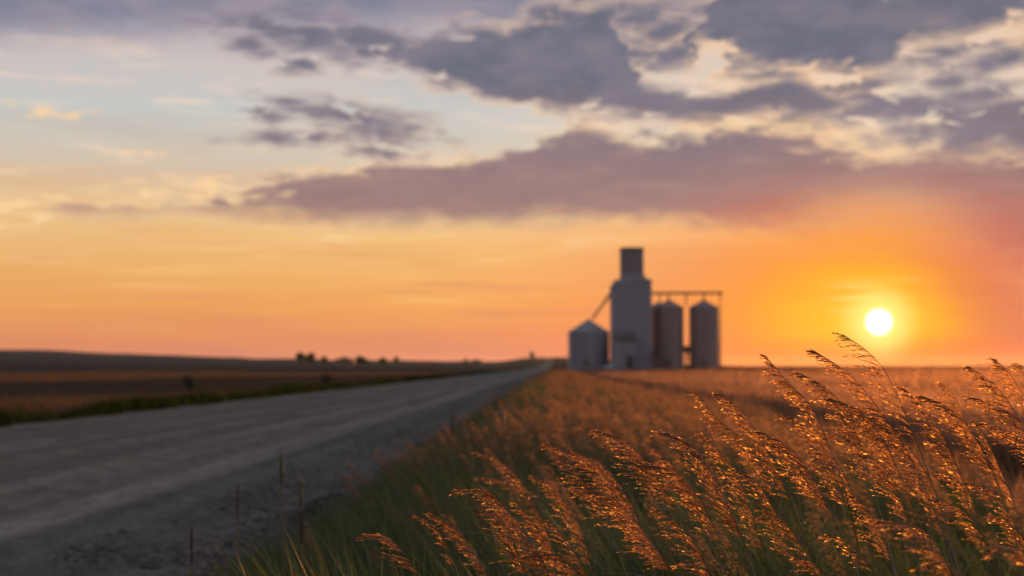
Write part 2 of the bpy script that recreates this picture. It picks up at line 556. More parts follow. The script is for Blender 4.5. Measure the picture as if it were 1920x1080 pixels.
M = {}
M['seed'] = leafy('dry_seed_head', [(0.085, 0.045, 0.036), (0.18, 0.10, 0.075), (0.30, 0.18, 0.125)],
                  [(0.14, 0.05, 0.016), (0.54, 0.22, 0.06), (1.0, 0.62, 0.18)], 0.58, 0.08, 0.40, rim=0.20, fwd=0.125)
M['stem'] = leafy('grass_stem', [(0.16, 0.11, 0.05), (0.20, 0.16, 0.07)], [(0.35, 0.22, 0.07), (0.4, 0.28, 0.08)], 0.25, 0.14, 0.35)
M['blade'] = leafy('green_blade', [(0.046, 0.076, 0.034), (0.070, 0.108, 0.042), (0.11, 0.125, 0.052), (0.19, 0.145, 0.07)],
                   [(0.07, 0.12, 0.025), (0.10, 0.15, 0.035), (0.17, 0.18, 0.05), (0.30, 0.21, 0.08)], 0.36, 0.06)
M['dry'] = leafy('dry_grass', [(0.16, 0.11, 0.065), (0.28, 0.17, 0.11), (0.38, 0.25, 0.17)],
                 [(0.20, 0.12, 0.04), (0.38, 0.18, 0.07), (0.56, 0.29, 0.12)], 0.38, 0.04, fwd=0.04)
M['lush'] = leafy('lush_green_blade', [(0.018, 0.028, 0.012), (0.032, 0.046, 0.018), (0.06, 0.07, 0.03)], [(0.03, 0.05, 0.01), (0.05, 0.07, 0.015), (0.09, 0.09, 0.03)], 0.3, 0.0)
M['stubble'] = leafy('field_stubble', [(0.10, 0.08, 0.055), (0.17, 0.115, 0.075), (0.24, 0.155, 0.10)],
                 [(0.08, 0.06, 0.03), (0.12, 0.07, 0.04), (0.19, 0.11, 0.055)], 0.36, 0.0)
M['crop'] = leafy('ripe_crop', [(0.18, 0.11, 0.07), (0.27, 0.165, 0.115), (0.33, 0.215, 0.155)],
                  [(0.26, 0.12, 0.06), (0.38, 0.185, 0.10), (0.48, 0.25, 0.14)], 0.46, 0.04, fwd=0.15)
M['tree_leaf'] = leafy('tree_leaf', [(0.06, 0.07, 0.045), (0.09, 0.10, 0.06), (0.13, 0.13, 0.08)], [(0.08, 0.11, 0.03), (0.12, 0.15, 0.04)], 0.35, 0.04)
M['bark'] = surf('bark', (0.06, 0.045, 0.035, 1), (0.12, 0.09, 0.07, 1), 4, 0.9, 0.5, 10)
M['galv'] = surf('galvanised_steel', (0.29, 0.305, 0.345, 1), (0.38, 0.395, 0.435, 1), 0.5, 0.55, 0.1, 3, 0.25, (1, 1, 0.25))
M['galv_roof'] = surf('galvanised_roof', (0.25, 0.26, 0.28, 1), (0.36, 0.37, 0.40, 1), 0.6, 0.5, 0.1, 3, 0.35)
M['rust_bin'] = surf('weathered_bin_steel', (0.29, 0.235, 0.235, 1), (0.39, 0.325, 0.32, 1), 0.5, 0.6, 0.1, 3, 0.15, (1, 1, 0.2))
M['cladding'] = surf('elevator_cladding', (0.29, 0.31, 0.36, 1), (0.39, 0.40, 0.45, 1), 0.35, 0.65, 0.1, 2, 0.0, (1, 1, 0.3))
M['cupola'] = surf('cupola_cladding', (0.23, 0.225, 0.25, 1), (0.30, 0.295, 0.32, 1), 0.5, 0.7)
M['roofing'] = surf('weathered_roofing', (0.12, 0.10, 0.10, 1), (0.19, 0.16, 0.15, 1), 0.6, 0.85)
M['timber'] = surf('dark_timber', (0.11, 0.10, 0.10, 1), (0.16, 0.145, 0.14, 1), 1.0, 0.85)
M['steel_dark'] = surf('painted_steel', (0.16, 0.12, 0.10, 1), (0.24, 0.18, 0.15, 1), 0.7, 0.55, metallic=0.2)
M['pale_metal'] = surf('pale_metal', (0.42, 0.46, 0.50, 1), (0.55, 0.58, 0.62, 1), 0.8, 0.5)
M['barn'] = surf('barn_boards', (0.16, 0.12, 0.12, 1), (0.24, 0.18, 0.17, 1), 0.4, 0.8)
M['farm_roof'] = surf('farm_roof', (0.14, 0.12, 0.13, 1), (0.22, 0.19, 0.20, 1), 0.4, 0.7)
M['stone'] = leafy('gravel_stone', [(0.08, 0.076, 0.072), (0.14, 0.132, 0.124), (0.26, 0.245, 0.23)], [(0, 0, 0), (0, 0, 0)], 0.0, 0.03, 0.6)
M['post_black'] = surf('post_plastic', (0.02, 0.022, 0.022, 1), (0.035, 0.036, 0.036, 1), 8, 0.5)
M['post_white'] = surf('post_reflector', (0.10, 0.12, 0.12, 1), (0.15, 0.18, 0.18, 1), 10, 0.4)


# ------------------------------------------------------------------ terrain
X_L, X_R = -9.6, -1.55          # gravel from left grass edge to right grass edge
ridge_px = np.array([(-900, 30), (0, 29), (150, 25), (300, 21), (500, 15), (650, 12), (800, 10), (930, 9), (955, 12), (985, 17), (1060, 17.5), (1130, 14),
                     (1260, 5), (1400, 1.0), (1650, 0.0), (1920, -1.0), (3200, 1.0)], dtype=float)


def sstep(a, b, v):
    t = np.clip((v - a) / (b - a), 0, 1)
    return t * t * (3 - 2 * t)


def vnoise(x, y, seed=0):
    """smooth value noise, vectorised"""
    xi, yi = np.floor(x).astype(np.int64), np.floor(y).astype(np.int64)
    fx, fy = x - xi, y - yi
    fx, fy = fx * fx * (3 - 2 * fx), fy * fy * (3 - 2 * fy)

    def h(i, j):
        n = (i * 374761393 + j * 668265263 + seed * 974711) & 0x7fffffff
        n = (n ^ (n >> 13)) * 1274126177 & 0x7fffffff
        return ((n ^ (n >> 16)) & 0xffff) / 65535.0
    return (h(xi, yi) * (1 - fx) + h(xi + 1, yi) * fx) * (1 - fy) + (h(xi, yi + 1) * (1 - fx) + h(xi + 1, yi + 1) * fx) * fy


def H0(x, y):
    """land without the road bed"""
    x, y = np.asarray(x, float), np.asarray(y, float)
    dist = np.hypot(x, y)
    az = np.arctan2(x, np.maximum(y, 1e-3)) + YAW        # about the camera axis
    col = 960 + np.tan(np.clip(az, -1.2, 1.2)) * FPX
    bumps = (vnoise(col / 95.0, col * 0, 15) - 0.5) * 3.0 + (vnoise(col / 30.0, col * 0, 16) - 0.5) * 1.4
    ang = (np.interp(col, ridge_px[:, 0], ridge_px[:, 1]) + np.where(col < 940, bumps, 0)) / FPX
    D1 = 2300.0
    hill = ang * np.minimum(dist, D1) * sstep(320, D1, dist)
    hill = np.where(y > 50, hill, 0)
    roll = (vnoise(x / 260, y / 260, 3) - 0.5) * 3.0 * sstep(350, 900, dist) * sstep(5, -60, x)
    mound = 0.62 * np.exp(-(((x - 47) / 34) ** 2 + ((y - 278) / 30) ** 2) ** 2)
    ditch = -0.30 * np.exp(-((x - 4.0) / 0.62) ** 2) - 0.30 * np.exp(-((x + 11.6) / 1.2) ** 2)
    base = -0.10 * sstep(2.5, 6, x) - 0.18 * sstep(-9.4, -11.0, x)
    small = (vnoise(x / 1.7, y / 1.7, 5) - 0.5) * 0.06 + (vnoise(x / 14, y / 14, 6) - 0.5) * 0.15 * sstep(12, 40, np.abs(x))
    return hill + roll + mound + ditch + base + small


def H_road(x, y):
    cx = (X_L + X_R) / 2
    z = np.asarray(H0(cx + 0 * np.asarray(x, float), y), float)
    z = z - (-0.0)
    # take the small bumps out by resampling the large shapes only
    u = np.abs((np.asarray(x, float) - cx) / ((X_R - X_L) / 2))
    return road_z(y) + 0.07 * (1 - u ** 2)


def road_z(y):
    y = np.asarray(y, float)
    cx = (X_L + X_R) / 2
    dist = np.hypot(cx, y)
    az = np.arctan2(cx, np.maximum(y, 1e-3)) + YAW
    col = 960 + np.tan(az) * FPX
    ang = np.interp(col, ridge_px[:, 0], ridge_px[:, 1]) / FPX
    hill = ang * np.minimum(dist, 2300) * sstep(320, 2300, dist)
    return np.where(y > 50, hill, 0)


def H(x, y):
    x, y = np.asarray(x, float), np.asarray(y, float)
    inroad = sstep(X_L - 0.5, X_L + 0.3, x) * sstep(X_R + 0.5, X_R - 0.3, x)
    far = np.maximum(0, (np.hypot(x, y) - 60)) * 0.0012
    return H0(x, y) * (1 - inroad) + (road_z(y) - 0.14 - far) * inroad


def build_ground():
    rings = np.concatenate([[0.3], np.geomspace(0.8, 9500, 210)])
    a_f = np.radians(np.arange(-24, 27.01, 0.16))
    a_c1 = np.radians(np.linspace(-180, -24, 80, endpoint=False))
    a_c2 = np.radians(np.linspace(27.2, 180, 78, endpoint=False))
    ang = np.concatenate([a_c1, a_f, a_c2])
    na, nr = len(ang), len(rings)
    rr, aa = np.meshgrid(rings, ang, indexing='ij')
    x, y = rr * np.sin(aa), rr * np.cos(aa)
    z = H(x, y)
    v = np.stack([x, y, z], -1).reshape(-1, 3)
    i = np.arange(nr - 1)[:, None] * na
    j = np.arange(na)[None, :]
    j2 = (j + 1) % na
    f = np.stack([i + j, i + j2, i + na + j2, i + na + j], -1).reshape(-1, 4)[:, ::-1]
    me = np_mesh('ground', v, f, smooth=True)
    # material: soil and fields
    m, T, out = material('fields')
    tc = T.node('ShaderNodeTexCoord').outputs['Object']
    x_, y_, z_ = T.sep(tc)
    r_ = T.vm('LENGTH', T.xyz(x_, y_))
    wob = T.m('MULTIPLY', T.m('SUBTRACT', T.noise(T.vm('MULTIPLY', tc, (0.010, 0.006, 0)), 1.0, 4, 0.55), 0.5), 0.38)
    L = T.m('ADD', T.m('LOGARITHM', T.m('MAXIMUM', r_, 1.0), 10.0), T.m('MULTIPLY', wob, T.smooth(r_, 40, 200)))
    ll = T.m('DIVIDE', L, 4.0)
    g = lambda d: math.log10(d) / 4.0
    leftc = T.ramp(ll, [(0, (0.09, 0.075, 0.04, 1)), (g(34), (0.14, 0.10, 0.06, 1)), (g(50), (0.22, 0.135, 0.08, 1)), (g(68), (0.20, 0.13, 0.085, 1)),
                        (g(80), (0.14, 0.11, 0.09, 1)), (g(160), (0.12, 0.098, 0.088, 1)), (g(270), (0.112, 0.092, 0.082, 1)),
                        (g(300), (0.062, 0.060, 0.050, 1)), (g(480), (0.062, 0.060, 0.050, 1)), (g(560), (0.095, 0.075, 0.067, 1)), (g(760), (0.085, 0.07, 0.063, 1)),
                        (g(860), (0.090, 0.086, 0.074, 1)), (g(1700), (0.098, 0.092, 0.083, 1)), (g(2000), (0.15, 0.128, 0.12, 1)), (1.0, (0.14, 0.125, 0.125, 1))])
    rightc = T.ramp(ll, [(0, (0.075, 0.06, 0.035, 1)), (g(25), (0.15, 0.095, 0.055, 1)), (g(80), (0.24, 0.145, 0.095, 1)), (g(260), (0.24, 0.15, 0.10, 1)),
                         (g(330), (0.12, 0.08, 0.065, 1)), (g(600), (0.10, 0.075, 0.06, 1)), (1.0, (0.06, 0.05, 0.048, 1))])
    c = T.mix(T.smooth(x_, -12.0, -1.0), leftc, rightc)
    fn = T.noise(tc, 2.2, 6, 0.65)
    c = T.mix(T.smooth(fn, 0.3, 0.7), T.vm('SCALE', c, s=0.72), T.vm('SCALE', c, s=1.25))
    pn = T.noise(T.vm('MULTIPLY', tc, (0.06, 0.03, 0)), 1.0, 5, 0.6)
    c = T.mix(T.m('MULTIPLY', T.smooth(pn, 0.55, 0.7), 0.5), c, (0.10, 0.085, 0.04, 1))
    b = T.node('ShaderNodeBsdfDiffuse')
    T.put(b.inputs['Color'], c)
    b.inputs['Roughness'].default_value = 0.6
    bn = T.node('ShaderNodeBump')
    bn.inputs['Strength'].default_value = 0.6
    bn.inputs['Distance'].default_value = 0.08
    T.put(bn.inputs['Height'], T.noise(tc, 6.0, 5, 0.65))
    T.t.links.new(bn.outputs[0], b.inputs['Normal'])
    T.t.links.new(b.outputs[0], out.inputs[0])
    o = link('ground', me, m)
    tag(o, kind='structure')


def build_road():
    ys = np.concatenate([np.arange(-12, 60, 0.5), np.geomspace(60, 2290, 120)])
    us = np.linspace(0, 1, 60)
    xs = X_L + us * (X_R - X_L)
    yy, xx = np.meshgrid(ys, xs, indexing='ij')
    edge = np.minimum(us, 1 - us)[None, :]
    z = H_road(xx, yy)
    # wheel ruts and a windrow of loose gravel at each side
    rut = np.zeros_like(xs)
    for c in (-3.75, -5.3, -6.6, -8.2):
        rut -= 0.018 * np.exp(-((xs - c) / 0.33) ** 2)
    for c in (-3.0, -4.5, -9.0):
        rut += 0.03 * np.exp(-((xs - c) / 0.25) ** 2)
    z = z + rut[None, :] + (vnoise(xx * 2.2, yy * 1.3, 9) - 0.5) * 0.02
    jag = (vnoise(yy * 0.8, xx * 0, 21) - 0.5) * 0.5
    xx = xx + np.where(us[None, :] > 0.97, jag, 0) + np.where(us[None, :] < 0.03, jag, 0)
    z = np.where(edge < 0.005, z - 0.16, z)
    v = np.stack([xx, yy, z], -1).reshape(-1, 3)
    n, k = len(ys), len(xs)
    i = np.arange(n - 1)[:, None] * k
    j = np.arange(k - 1)[None, :]
    f = np.stack([i + j, i + j + 1, i + k + j + 1, i + k + j], -1).reshape(-1, 4)
    me = np_mesh('gravel_road', v, f, smooth=True)
    m, T, out = material('gravel')
    tc = T.node('ShaderNodeTexCoord').outputs['Object']
    x_, y_, z_ = T.sep(tc)
    long_ = T.noise(T.vm('MULTIPLY', tc, (2.3, 0.035, 0)), 1.0, 5, 0.6)
    xw = T.m('ADD', x_, T.m('MULTIPLY', T.m('SUBTRACT', T.noise(T.vm('MULTIPLY', tc, (0.2, 0.12, 0)), 1.0, 3), 0.5), 0.35))
    u = T.m('DIVIDE', T.m('SUBTRACT', xw, X_L), X_R - X_L)
    p = lambda x: (x - X_L) / (X_R - X_L)
    grey = lambda g: (g * 1.34, g * 1.23, g * 1.06, 1)
    lane = T.ramp(u, [(0.0, grey(0.13)), (p(-9.0), grey(0.165)), (p(-8.2), grey(0.185)), (p(-7.4), grey(0.165)), (p(-6.6), grey(0.185)),
                      (p(-5.9), grey(0.16)), (p(-5.3), grey(0.185)), (p(-4.7), grey(0.155)), (p(-4.35), grey(0.225)), (p(-4.05), grey(0.165)), (p(-3.75), grey(0.175)),
                      (p(-3.45), grey(0.245)), (p(-3.15), grey(0.215)), (p(-2.9), grey(0.145)), (p(-2.3), grey(0.135)), (1.0, grey(0.15))])
    c = T.mix(T.smooth(long_, 0.30, 0.70), T.vm('SCALE', lane, s=0.80), T.vm('SCALE', lane, s=1.2))
    grit = T.noise(tc, 38.0, 3, 0.7)
    c = T.mix(T.smooth(grit, 0.35, 0.68), T.vm('SCALE', c, s=0.70), T.vm('SCALE', c, s=1.28))
    blot = T.noise(T.vm('MULTIPLY', tc, (0.8, 0.3, 0)), 1.0, 5, 0.65)
    c = T.mix(T.m('MULTIPLY', T.smooth(blot, 0.50, 0.66), 0.5), c, (0.13, 0.122, 0.112, 1))
    patchy = T.noise(T.vm('MULTIPLY', tc, (5.0, 2.2, 0)), 1.0, 5, 0.7)
    c = T.mix(T.smooth(patchy, 0.34, 0.68), T.vm('SCALE', c, s=0.80), T.vm('SCALE', c, s=1.18))
    b = T.node('ShaderNodeBsdfDiffuse')
    T.put(b.inputs['Color'], c)
    b.inputs['Roughness'].default_value = 0.6
    bn = T.node('ShaderNodeBump')
    bn.inputs['Strength'].default_value = 0.9
    bn.inputs['Distance'].default_value = 0.02
    T.put(bn.inputs['Height'], grit)
    T.t.links.new(bn.outputs[0], b.inputs['Normal'])
    T.t.links.new(b.outputs[0], out.inputs[0])
    o = link('gravel_road', me, m)
    tag(o, kind='structure')


build_ground()
build_road()


# ------------------------------------------------------------------ grain elevator and bins
ED = 277.0


def ex(px, d=ED):
    return px_at(px, 690, d).x


def ey(px, d=ED):
    return px_at(px, 690, d).y


def ez(py, d=ED):
    return px_at(1200, py, d).z


ZG = float(H(np.array([48.0]), np.array([277.0]))[0])      # ground where the elevator stands
MPP = ED / FPX


def build_elevator():
    cx = ex(1186)
    y0 = ey(1186)
    root = empty('grain_elevator', (cx, y0, ZG))
    tag(root, 'tall grey grain elevator tower with narrow cupola and diagonal spout, between round bins', 'grain elevator')
    X = lambda px: (px - 1186) * MPP
    Zl = lambda py: ez(py) - ZG
    # main tower with stepped shoulders
    bm = bmesh.new()
    bm_prism(bm, [(X(1147.5), -0.5), (X(1223.5), -0.5), (X(1222.5), Zl(528)), (X(1147.5), Zl(534))], 0, 9.0)
    link('tower_wall', bm_mesh('tower_wall', bm), M['cladding'], root)
    bm = bmesh.new()
    bm_prism(bm, [(X(1146.6), Zl(533.4)), (X(1151.6), Zl(532.6)), (X(1152.6), Zl(524.4)), (X(1164.6), Zl(523.4)), (X(1166), Zl(515)), (X(1209), Zl(515)), (X(1213), Zl(521.5)),
                  (X(1223.4), Zl(524)), (X(1223.6), Zl(527.6)), (X(1222.4), Zl(528.6)), (X(1148), Zl(534.6))], -0.15, 9.15)
    link('shoulder_roof', bm_mesh('shoulder_roof', bm), M['cladding'], root)
    # vertical corner boards and cladding sheets, proud of the wall
    sheet = bmesh.new()
    bm_box(sheet, -0.46, 0.46, -0.03, 0.0, -0.5, 0.5)
    sheet_me = bm_mesh('cladding_sheet', sheet)
    sheet_me.materials.append(M['cladding'])
    ncol, nrow = 8, 6
    wcell = (X(1222) - X(1148.5)) / ncol
    z_lo, z_hi = 0.1, Zl(536)
    hcell = (z_hi - z_lo) / nrow
    for i in range(ncol):
        for j in range(nrow):
            o = link('cladding_sheet', sheet_me, None, root)
            o.scale = (wcell * 0.98 / 0.92, 1, hcell * 0.985)
            o.location = (X(1148.5) + (i + 0.5) * wcell, -0.004 - 0.006 * ((i + j) % 2), z_lo + (j + 0.5) * hcell)
    # cupola
    bm = bmesh.new()
    bm_box(bm, X(1166.5), X(1208.5), 1.2, 7.8, Zl(516.5), Zl(463.5))
    cu = link('cupola', bm_mesh('cupola', bm), M['cupola'], root)
    bm = bmesh.new()
    bm_prism(bm, [(X(1165.4), Zl(464.5)), (X(1209.6), Zl(464.5)), (X(1209.6), Zl(462.2)), (X(1187.5), Zl(461.7)), (X(1165.4), Zl(462.2))], 0.9, 8.1)
    link('cupola_roof', bm_mesh('cupola_roof', bm), M['roofing'], cu)
    bm = bmesh.new()
    for zz in (476, 490, 503):
        bm_box(bm, X(1166.6), X(1208.4), 1.17, 1.198, Zl(zz) - 0.06, Zl(zz) + 0.06)
    link('cladding_joint', bm_mesh('cladding_joint', bm), M['roofing'], cu)
    bm = bmesh.new()
    bm_tube(bm, (X(1187.5), 4.5, Zl(461.2)), (X(1187.5), 4.5, Zl(455)), 0.04, 0.02, 6)
    link('lightning_rod', bm_mesh('lightning_rod', bm), M['steel_dark'], cu)
    # drive shed in front, its roof sloping to the viewer
    bm = bmesh.new()
    ys = -4.6
    prof = [(ys, -0.4), (-0.05, -0.4), (-0.05, Zl(624)), (ys, Zl(636))]
    a = [bm.verts.new((X(1147.9), y, z)) for y, z in prof]
    b = [bm.verts.new((X(1188.5), y, z)) for y, z in prof]
    bm.faces.new(a); bm.faces.new(b[::-1])
    for i in range(4):
        j = (i + 1) % 4
        bm.faces.new((a[j], a[i], b[i], b[j]))
    shed = link('drive_shed', bm_mesh('drive_shed', bm), M['cladding'], root)
    bm = bmesh.new()
    prof = [(ys - 0.45, Zl(637.4)), (-0.06, Zl(623.6)), (-0.06, Zl(622)), (ys - 0.45, Zl(635.8))]
    a = [bm.verts.new((X(1146.6), y, z)) for y, z in prof]
    b = [bm.verts.new((X(1190), y, z)) for y, z in prof]
    bm.faces.new(a); bm.faces.new(b[::-1])
    for i in range(4):
        j = (i + 1) % 4
        bm.faces.new((a[j], a[i], b[i], b[j]))
    link('shed_roof', bm_mesh('shed_roof', bm), M['roofing'], shed)
    bm = bmesh.new()
    bm_box(bm, X(1171), X(1186.5), ys - 0.06, ys - 0.004, 0.0, Zl(669))
    link('sliding_door', bm_mesh('sliding_door', bm), M['timber'], shed)
    bm = bmesh.new()
    bm_box(bm, X(1168), X(1188.3), ys - 0.12, ys - 0.062, Zl(668.4), Zl(667))
    link('door_track', bm_mesh('door_track', bm), M['steel_dark'], shed)
    # lean-to on the right
    bm = bmesh.new()
    bm_prism(bm, [(X(1223.7), -0.4), (X(1239), -0.4), (X(1239), Zl(667)), (X(1223.7), Zl(661))], -0.8, 1.6)
    lean = link('lean_to', bm_mesh('lean_to', bm), M['barn'], root)
    bm = bmesh.new()
    bm_prism(bm, [(X(1223.7), Zl(660.9)), (X(1240), Zl(667.3)), (X(1240), Zl(665.8)), (X(1223.7), Zl(659.4))], -1.0, 1.8)
    link('lean_to_roof', bm_mesh('lean_to_roof', bm), M['farm_roof'], lean)
    # diagonal spout to the small bin
    bm = bmesh.new()
    bm_tube(bm, (X(1148.2), 3.8, Zl(546)), (X(1112), 3.8, Zl(596.5)), 0.24, 0.24, 10)
    sp = link('spout', bm_mesh('spout', bm, True), M['steel_dark'], root)
    bm = bmesh.new()
    bm_tube(bm, (X(1148.2), 3.8, Zl(556)), (X(1126), 3.8, Zl(577)), 0.05, 0.05, 6)
    bm_tube(bm, (X(1148.2), 3.8, Zl(537)), (X(1126), 3.8, Zl(577)), 0.035, 0.035, 6)
    link('spout_stay', bm_mesh('spout_stay', bm), M['steel_dark'], sp)


def build_bin(px, half_px, eave, peak, depth, label, mat, rings, d=ED):
    cx, y0 = ex(px, d), ey(px, d) + depth
    mp = d / FPX
    root = empty('grain_bin', (cx, y0, ZG))
    tag(root, label, 'grain bin', 'round steel grain bins beside the elevator')
    r = half_px * mp
    he = ez(eave, d) - ZG
    hp = ez(peak, d) - ZG
    n = 56
    hr = (he + 0.4) / rings
    ring_me = None
    # each wall ring is one sheet course with rolled corrugations
    bm = bmesh.new()
    rows = []
    k = 8
    for i in range(k + 1):
        z = hr * i / k
        rad = r + (0.05 if i % 2 else 0.0) - (0.03 if i in (0, k) else 0)
        rows.append([bm.verts.new((rad * math.cos(2 * math.pi * j / n), rad * math.sin(2 * math.pi * j / n), z)) for j in range(n)])
    for i in range(k):
        for j in range(n):
            jj = (j + 1) % n
            bm.faces.new((rows[i][j], rows[i][jj], rows[i + 1][jj], rows[i + 1][j]))
    ring_me = bm_mesh('wall_ring', bm)
    ring_me.materials.append(mat)
    for i in range(rings):
        o = link('wall_ring', ring_me, None, root)
        o.location = (0, 0, -0.4 + i * hr)
        o.rotation_euler = (0, 0, (i % 2) * math.pi / n)
    # ribbed cone roof of separate sheets
    ns = 28
    bm = bmesh.new()
    a0, a1 = -math.pi / ns, math.pi / ns
    ro, ri = r * 1.045, 0.42
    zo, zi = he - 0.10, hp - 0.28
    def P(rr, a, z):
        return bm.verts.new((rr * math.cos(a), rr * math.sin(a), z))
    v = [P(ro, a0, zo + 0.07), P(ro, a0 * 0.8, zo), P(ro, a1 * 0.8, zo), P(ro, a1, zo + 0.07), P(ri, a1, zi + 0.05), P(ri, a1 * 0.8, zi), P(ri, a0 * 0.8, zi), P(ri, a0, zi + 0.05)]
    bm.faces.new((v[0], v[1], v[6], v[7])); bm.faces.new((v[1], v[2], v[5], v[6])); bm.faces.new((v[2], v[3], v[4], v[5]))
    sh = bm_mesh('roof_sheet', bm)
    sh.materials.append(M['galv_roof'] if mat is M['galv'] else M['rust_bin'])
    roof = empty('roof', (0, 0, 0)); roof.parent = root
    for i in range(ns):
        o = link('roof_sheet', sh, None, roof)
        o.rotation_euler = (0, 0, 2 * math.pi * i / ns)
    bm = bmesh.new()
    bm_tube(bm, (0, 0, zi - 0.05), (0, 0, zi + 0.18), 0.5, 0.46, 16)
    bm_tube(bm, (0, 0, zi + 0.18), (0, 0, hp), 0.52, 0.12, 16)
    link('filler_cap', bm_mesh('filler_cap', bm), M['galv_roof'], roof)
    # ladder facing the viewer's left, hatch low down
    bm = bmesh.new()
    t = R(232)
    c, s_ = math.cos(t), math.sin(t)
    for w in (-0.22, 0.22):
        bm_tube(bm, ((r + 0.18) * c - w * s_, (r + 0.18) * s_ + w * c, 0.3), ((r + 0.18) * c - w * s_, (r + 0.18) * s_ + w * c, he + 0.2), 0.03, n=5)
    zz = 0.5
    while zz < he:
        bm_tube(bm, ((r + 0.18) * c + 0.22 * s_, (r + 0.18) * s_ - 0.22 * c, zz), ((r + 0.18) * c - 0.22 * s_, (r + 0.18) * s_ + 0.22 * c, zz), 0.02, n=4)
        zz += 0.4
    link('ladder', bm_mesh('ladder', bm), M['steel_dark'], root)
    bm = bmesh.new()
    t = R(262)
    bm_box(bm, -0.45, 0.45, -0.06, 0.10, 0.5, 1.9, 0.02)
    hch = link('access_door', bm_mesh('access_door', bm), M['steel_dark'], root)
    hch.location = ((r + 0.05) * math.cos(t), (r + 0.05) * math.sin(t), 0)
    hch.rotation_euler = (0, 0, t + math.pi / 2)
    return root


def build_conveyor():
    x0 = ex(1290)
    root = empty('overhead_conveyor', (x0, ey(1290) + 3.2, ZG))
    tag(root, 'long thin overhead conveyor running from the elevator tower across the bin tops', 'conveyor')
    X = lambda px: ex(px) - x0
    Z = lambda py: ez(py) - ZG
    bm = bmesh.new()
    bm_box(bm, X(1223), X(1357), -0.28, 0.28, Z(549.2), Z(546.0))
    link('trough', bm_mesh('trough', bm), M['steel_dark'], root)
    bm = bmesh.new()
    bm_box(bm, X(1223), X(1357), 0.45, 0.95, Z(549.6), Z(549.0))
    wk = link('walkway', bm_mesh('walkway', bm), M['steel_dark'], root)
    for px in range(1226, 1358, 13):
        bm = bmesh.new()
        bm_tube(bm, (X(px), 0.92, Z(549)), (X(px), 0.92, Z(544.2)), 0.03, n=5)
        link('rail_post', bm_mesh('rail_post', bm), M['steel_dark'], wk)
    bm = bmesh.new()
    bm_tube(bm, (X(1224), 0.92, Z(544.4)), (X(1357), 0.92, Z(544.4)), 0.03, n=5)
    link('handrail', bm_mesh('handrail', bm), M['steel_dark'], wk)
    bm = bmesh.new()
    bm_box(bm, X(1353.0), X(1358.5), -0.4, 0.4, Z(550.5), Z(544.6))
    link('drive_head', bm_mesh('drive_head', bm), M['steel_dark'], root)
    for px, bot in ((1257, 560.5), (1290, 572), (1324, 560.5), (1240, 562)):
        bm = bmesh.new()
        bm_tube(bm, (X(px), 0, Z(549)), (X(px), 0, Z(551.5)), 0.34, 0.16, 8)
        bm_tube(bm, (X(px), 0, Z(551.5)), (X(px), 0, Z(bot)), 0.14, 0.14, 8)
        link('drop_spout', bm_mesh('drop_spout', bm), M['steel_dark'], root)
    bm = bmesh.new()
    bm_tube(bm, (X(1354.6), 0, -0.4), (X(1354.6), 0, Z(550)), 0.11, 0.11, 6)
    bm_tube(bm, (X(1354.6), 1.6, -0.4), (X(1354.6), 0, Z(552)), 0.08, 0.08, 6)
    link('end_post', bm_mesh('end_post', bm), M['steel_dark'], root)


def build_yard():
    # cross auger housing between the two tall bins
    x0 = ex(1290.5)
    root = empty('transfer_box', (x0, ey(1290) + 2.9, ZG))
    tag(root, 'dark boxed transfer chute bridging the gap between the two tall bins', 'chute')
    Z = lambda py: ez(py) - ZG
    bm = bmesh.new()
    bm_box(bm, -0.95, 0.95, -0.5, 0.5, Z(661), Z(648), 0.05)
    link('housing', bm_mesh('housing', bm), M['steel_dark'], root)
    bm = bmesh.new()
    bm_tube(bm, (0, 0, -0.3), (0, 0, Z(661)), 0.22, 0.30, 8)
    link('down_pipe', bm_mesh('down_pipe', bm), M['steel_dark'], root)
    # pale hopper at the foot of the tower
    x1 = ex(1140)
    h = empty('grain_hopper', (x1, ey(1140) - 5.0, ZG))
    tag(h, 'low pale sloping hopper on the ground at the foot of the tower', 'hopper')
    bm = bmesh.new()
    bm_prism(bm, [(-0.9, 0.0), (0.85, 0.0), (0.95, 1.05), (0.35, 1.1), (-1.0, 0.35)], -0.8, 0.8)
    link('body', bm_mesh('body', bm), M['pale_metal'], h)
    bm = bmesh.new()
    bm_tube(bm, (-0.9, 0, 0.3), (-1.8, 0, 0.12), 0.16, 0.16, 8)
    link('inlet_pipe', bm_mesh('inlet_pipe', bm), M['pale_metal'], h)


build_elevator()
build_bin(1104.5, 38.5, 622, 597.5, 2.0, 'short wide round bin with cone roof standing left of the elevator tower', M['galv'], 8)
build_bin(1257.5, 27.8, 575, 559.5, 3.2, 'tall round bin next to the elevator tower, second bin from the right', M['rust_bin'], 12)
build_bin(1323.5, 27.8, 575, 559.8, 3.2, 'tall round bin standing alone at the right-hand end under the conveyor', M['rust_bin'], 12)
build_bin(1243, 27.0, 574, 560.5, 9.5, 'tall dark bin half hidden behind its neighbour beside the tower', M['rust_bin'], 12, 283.0)
build_conveyor()
build_yard()


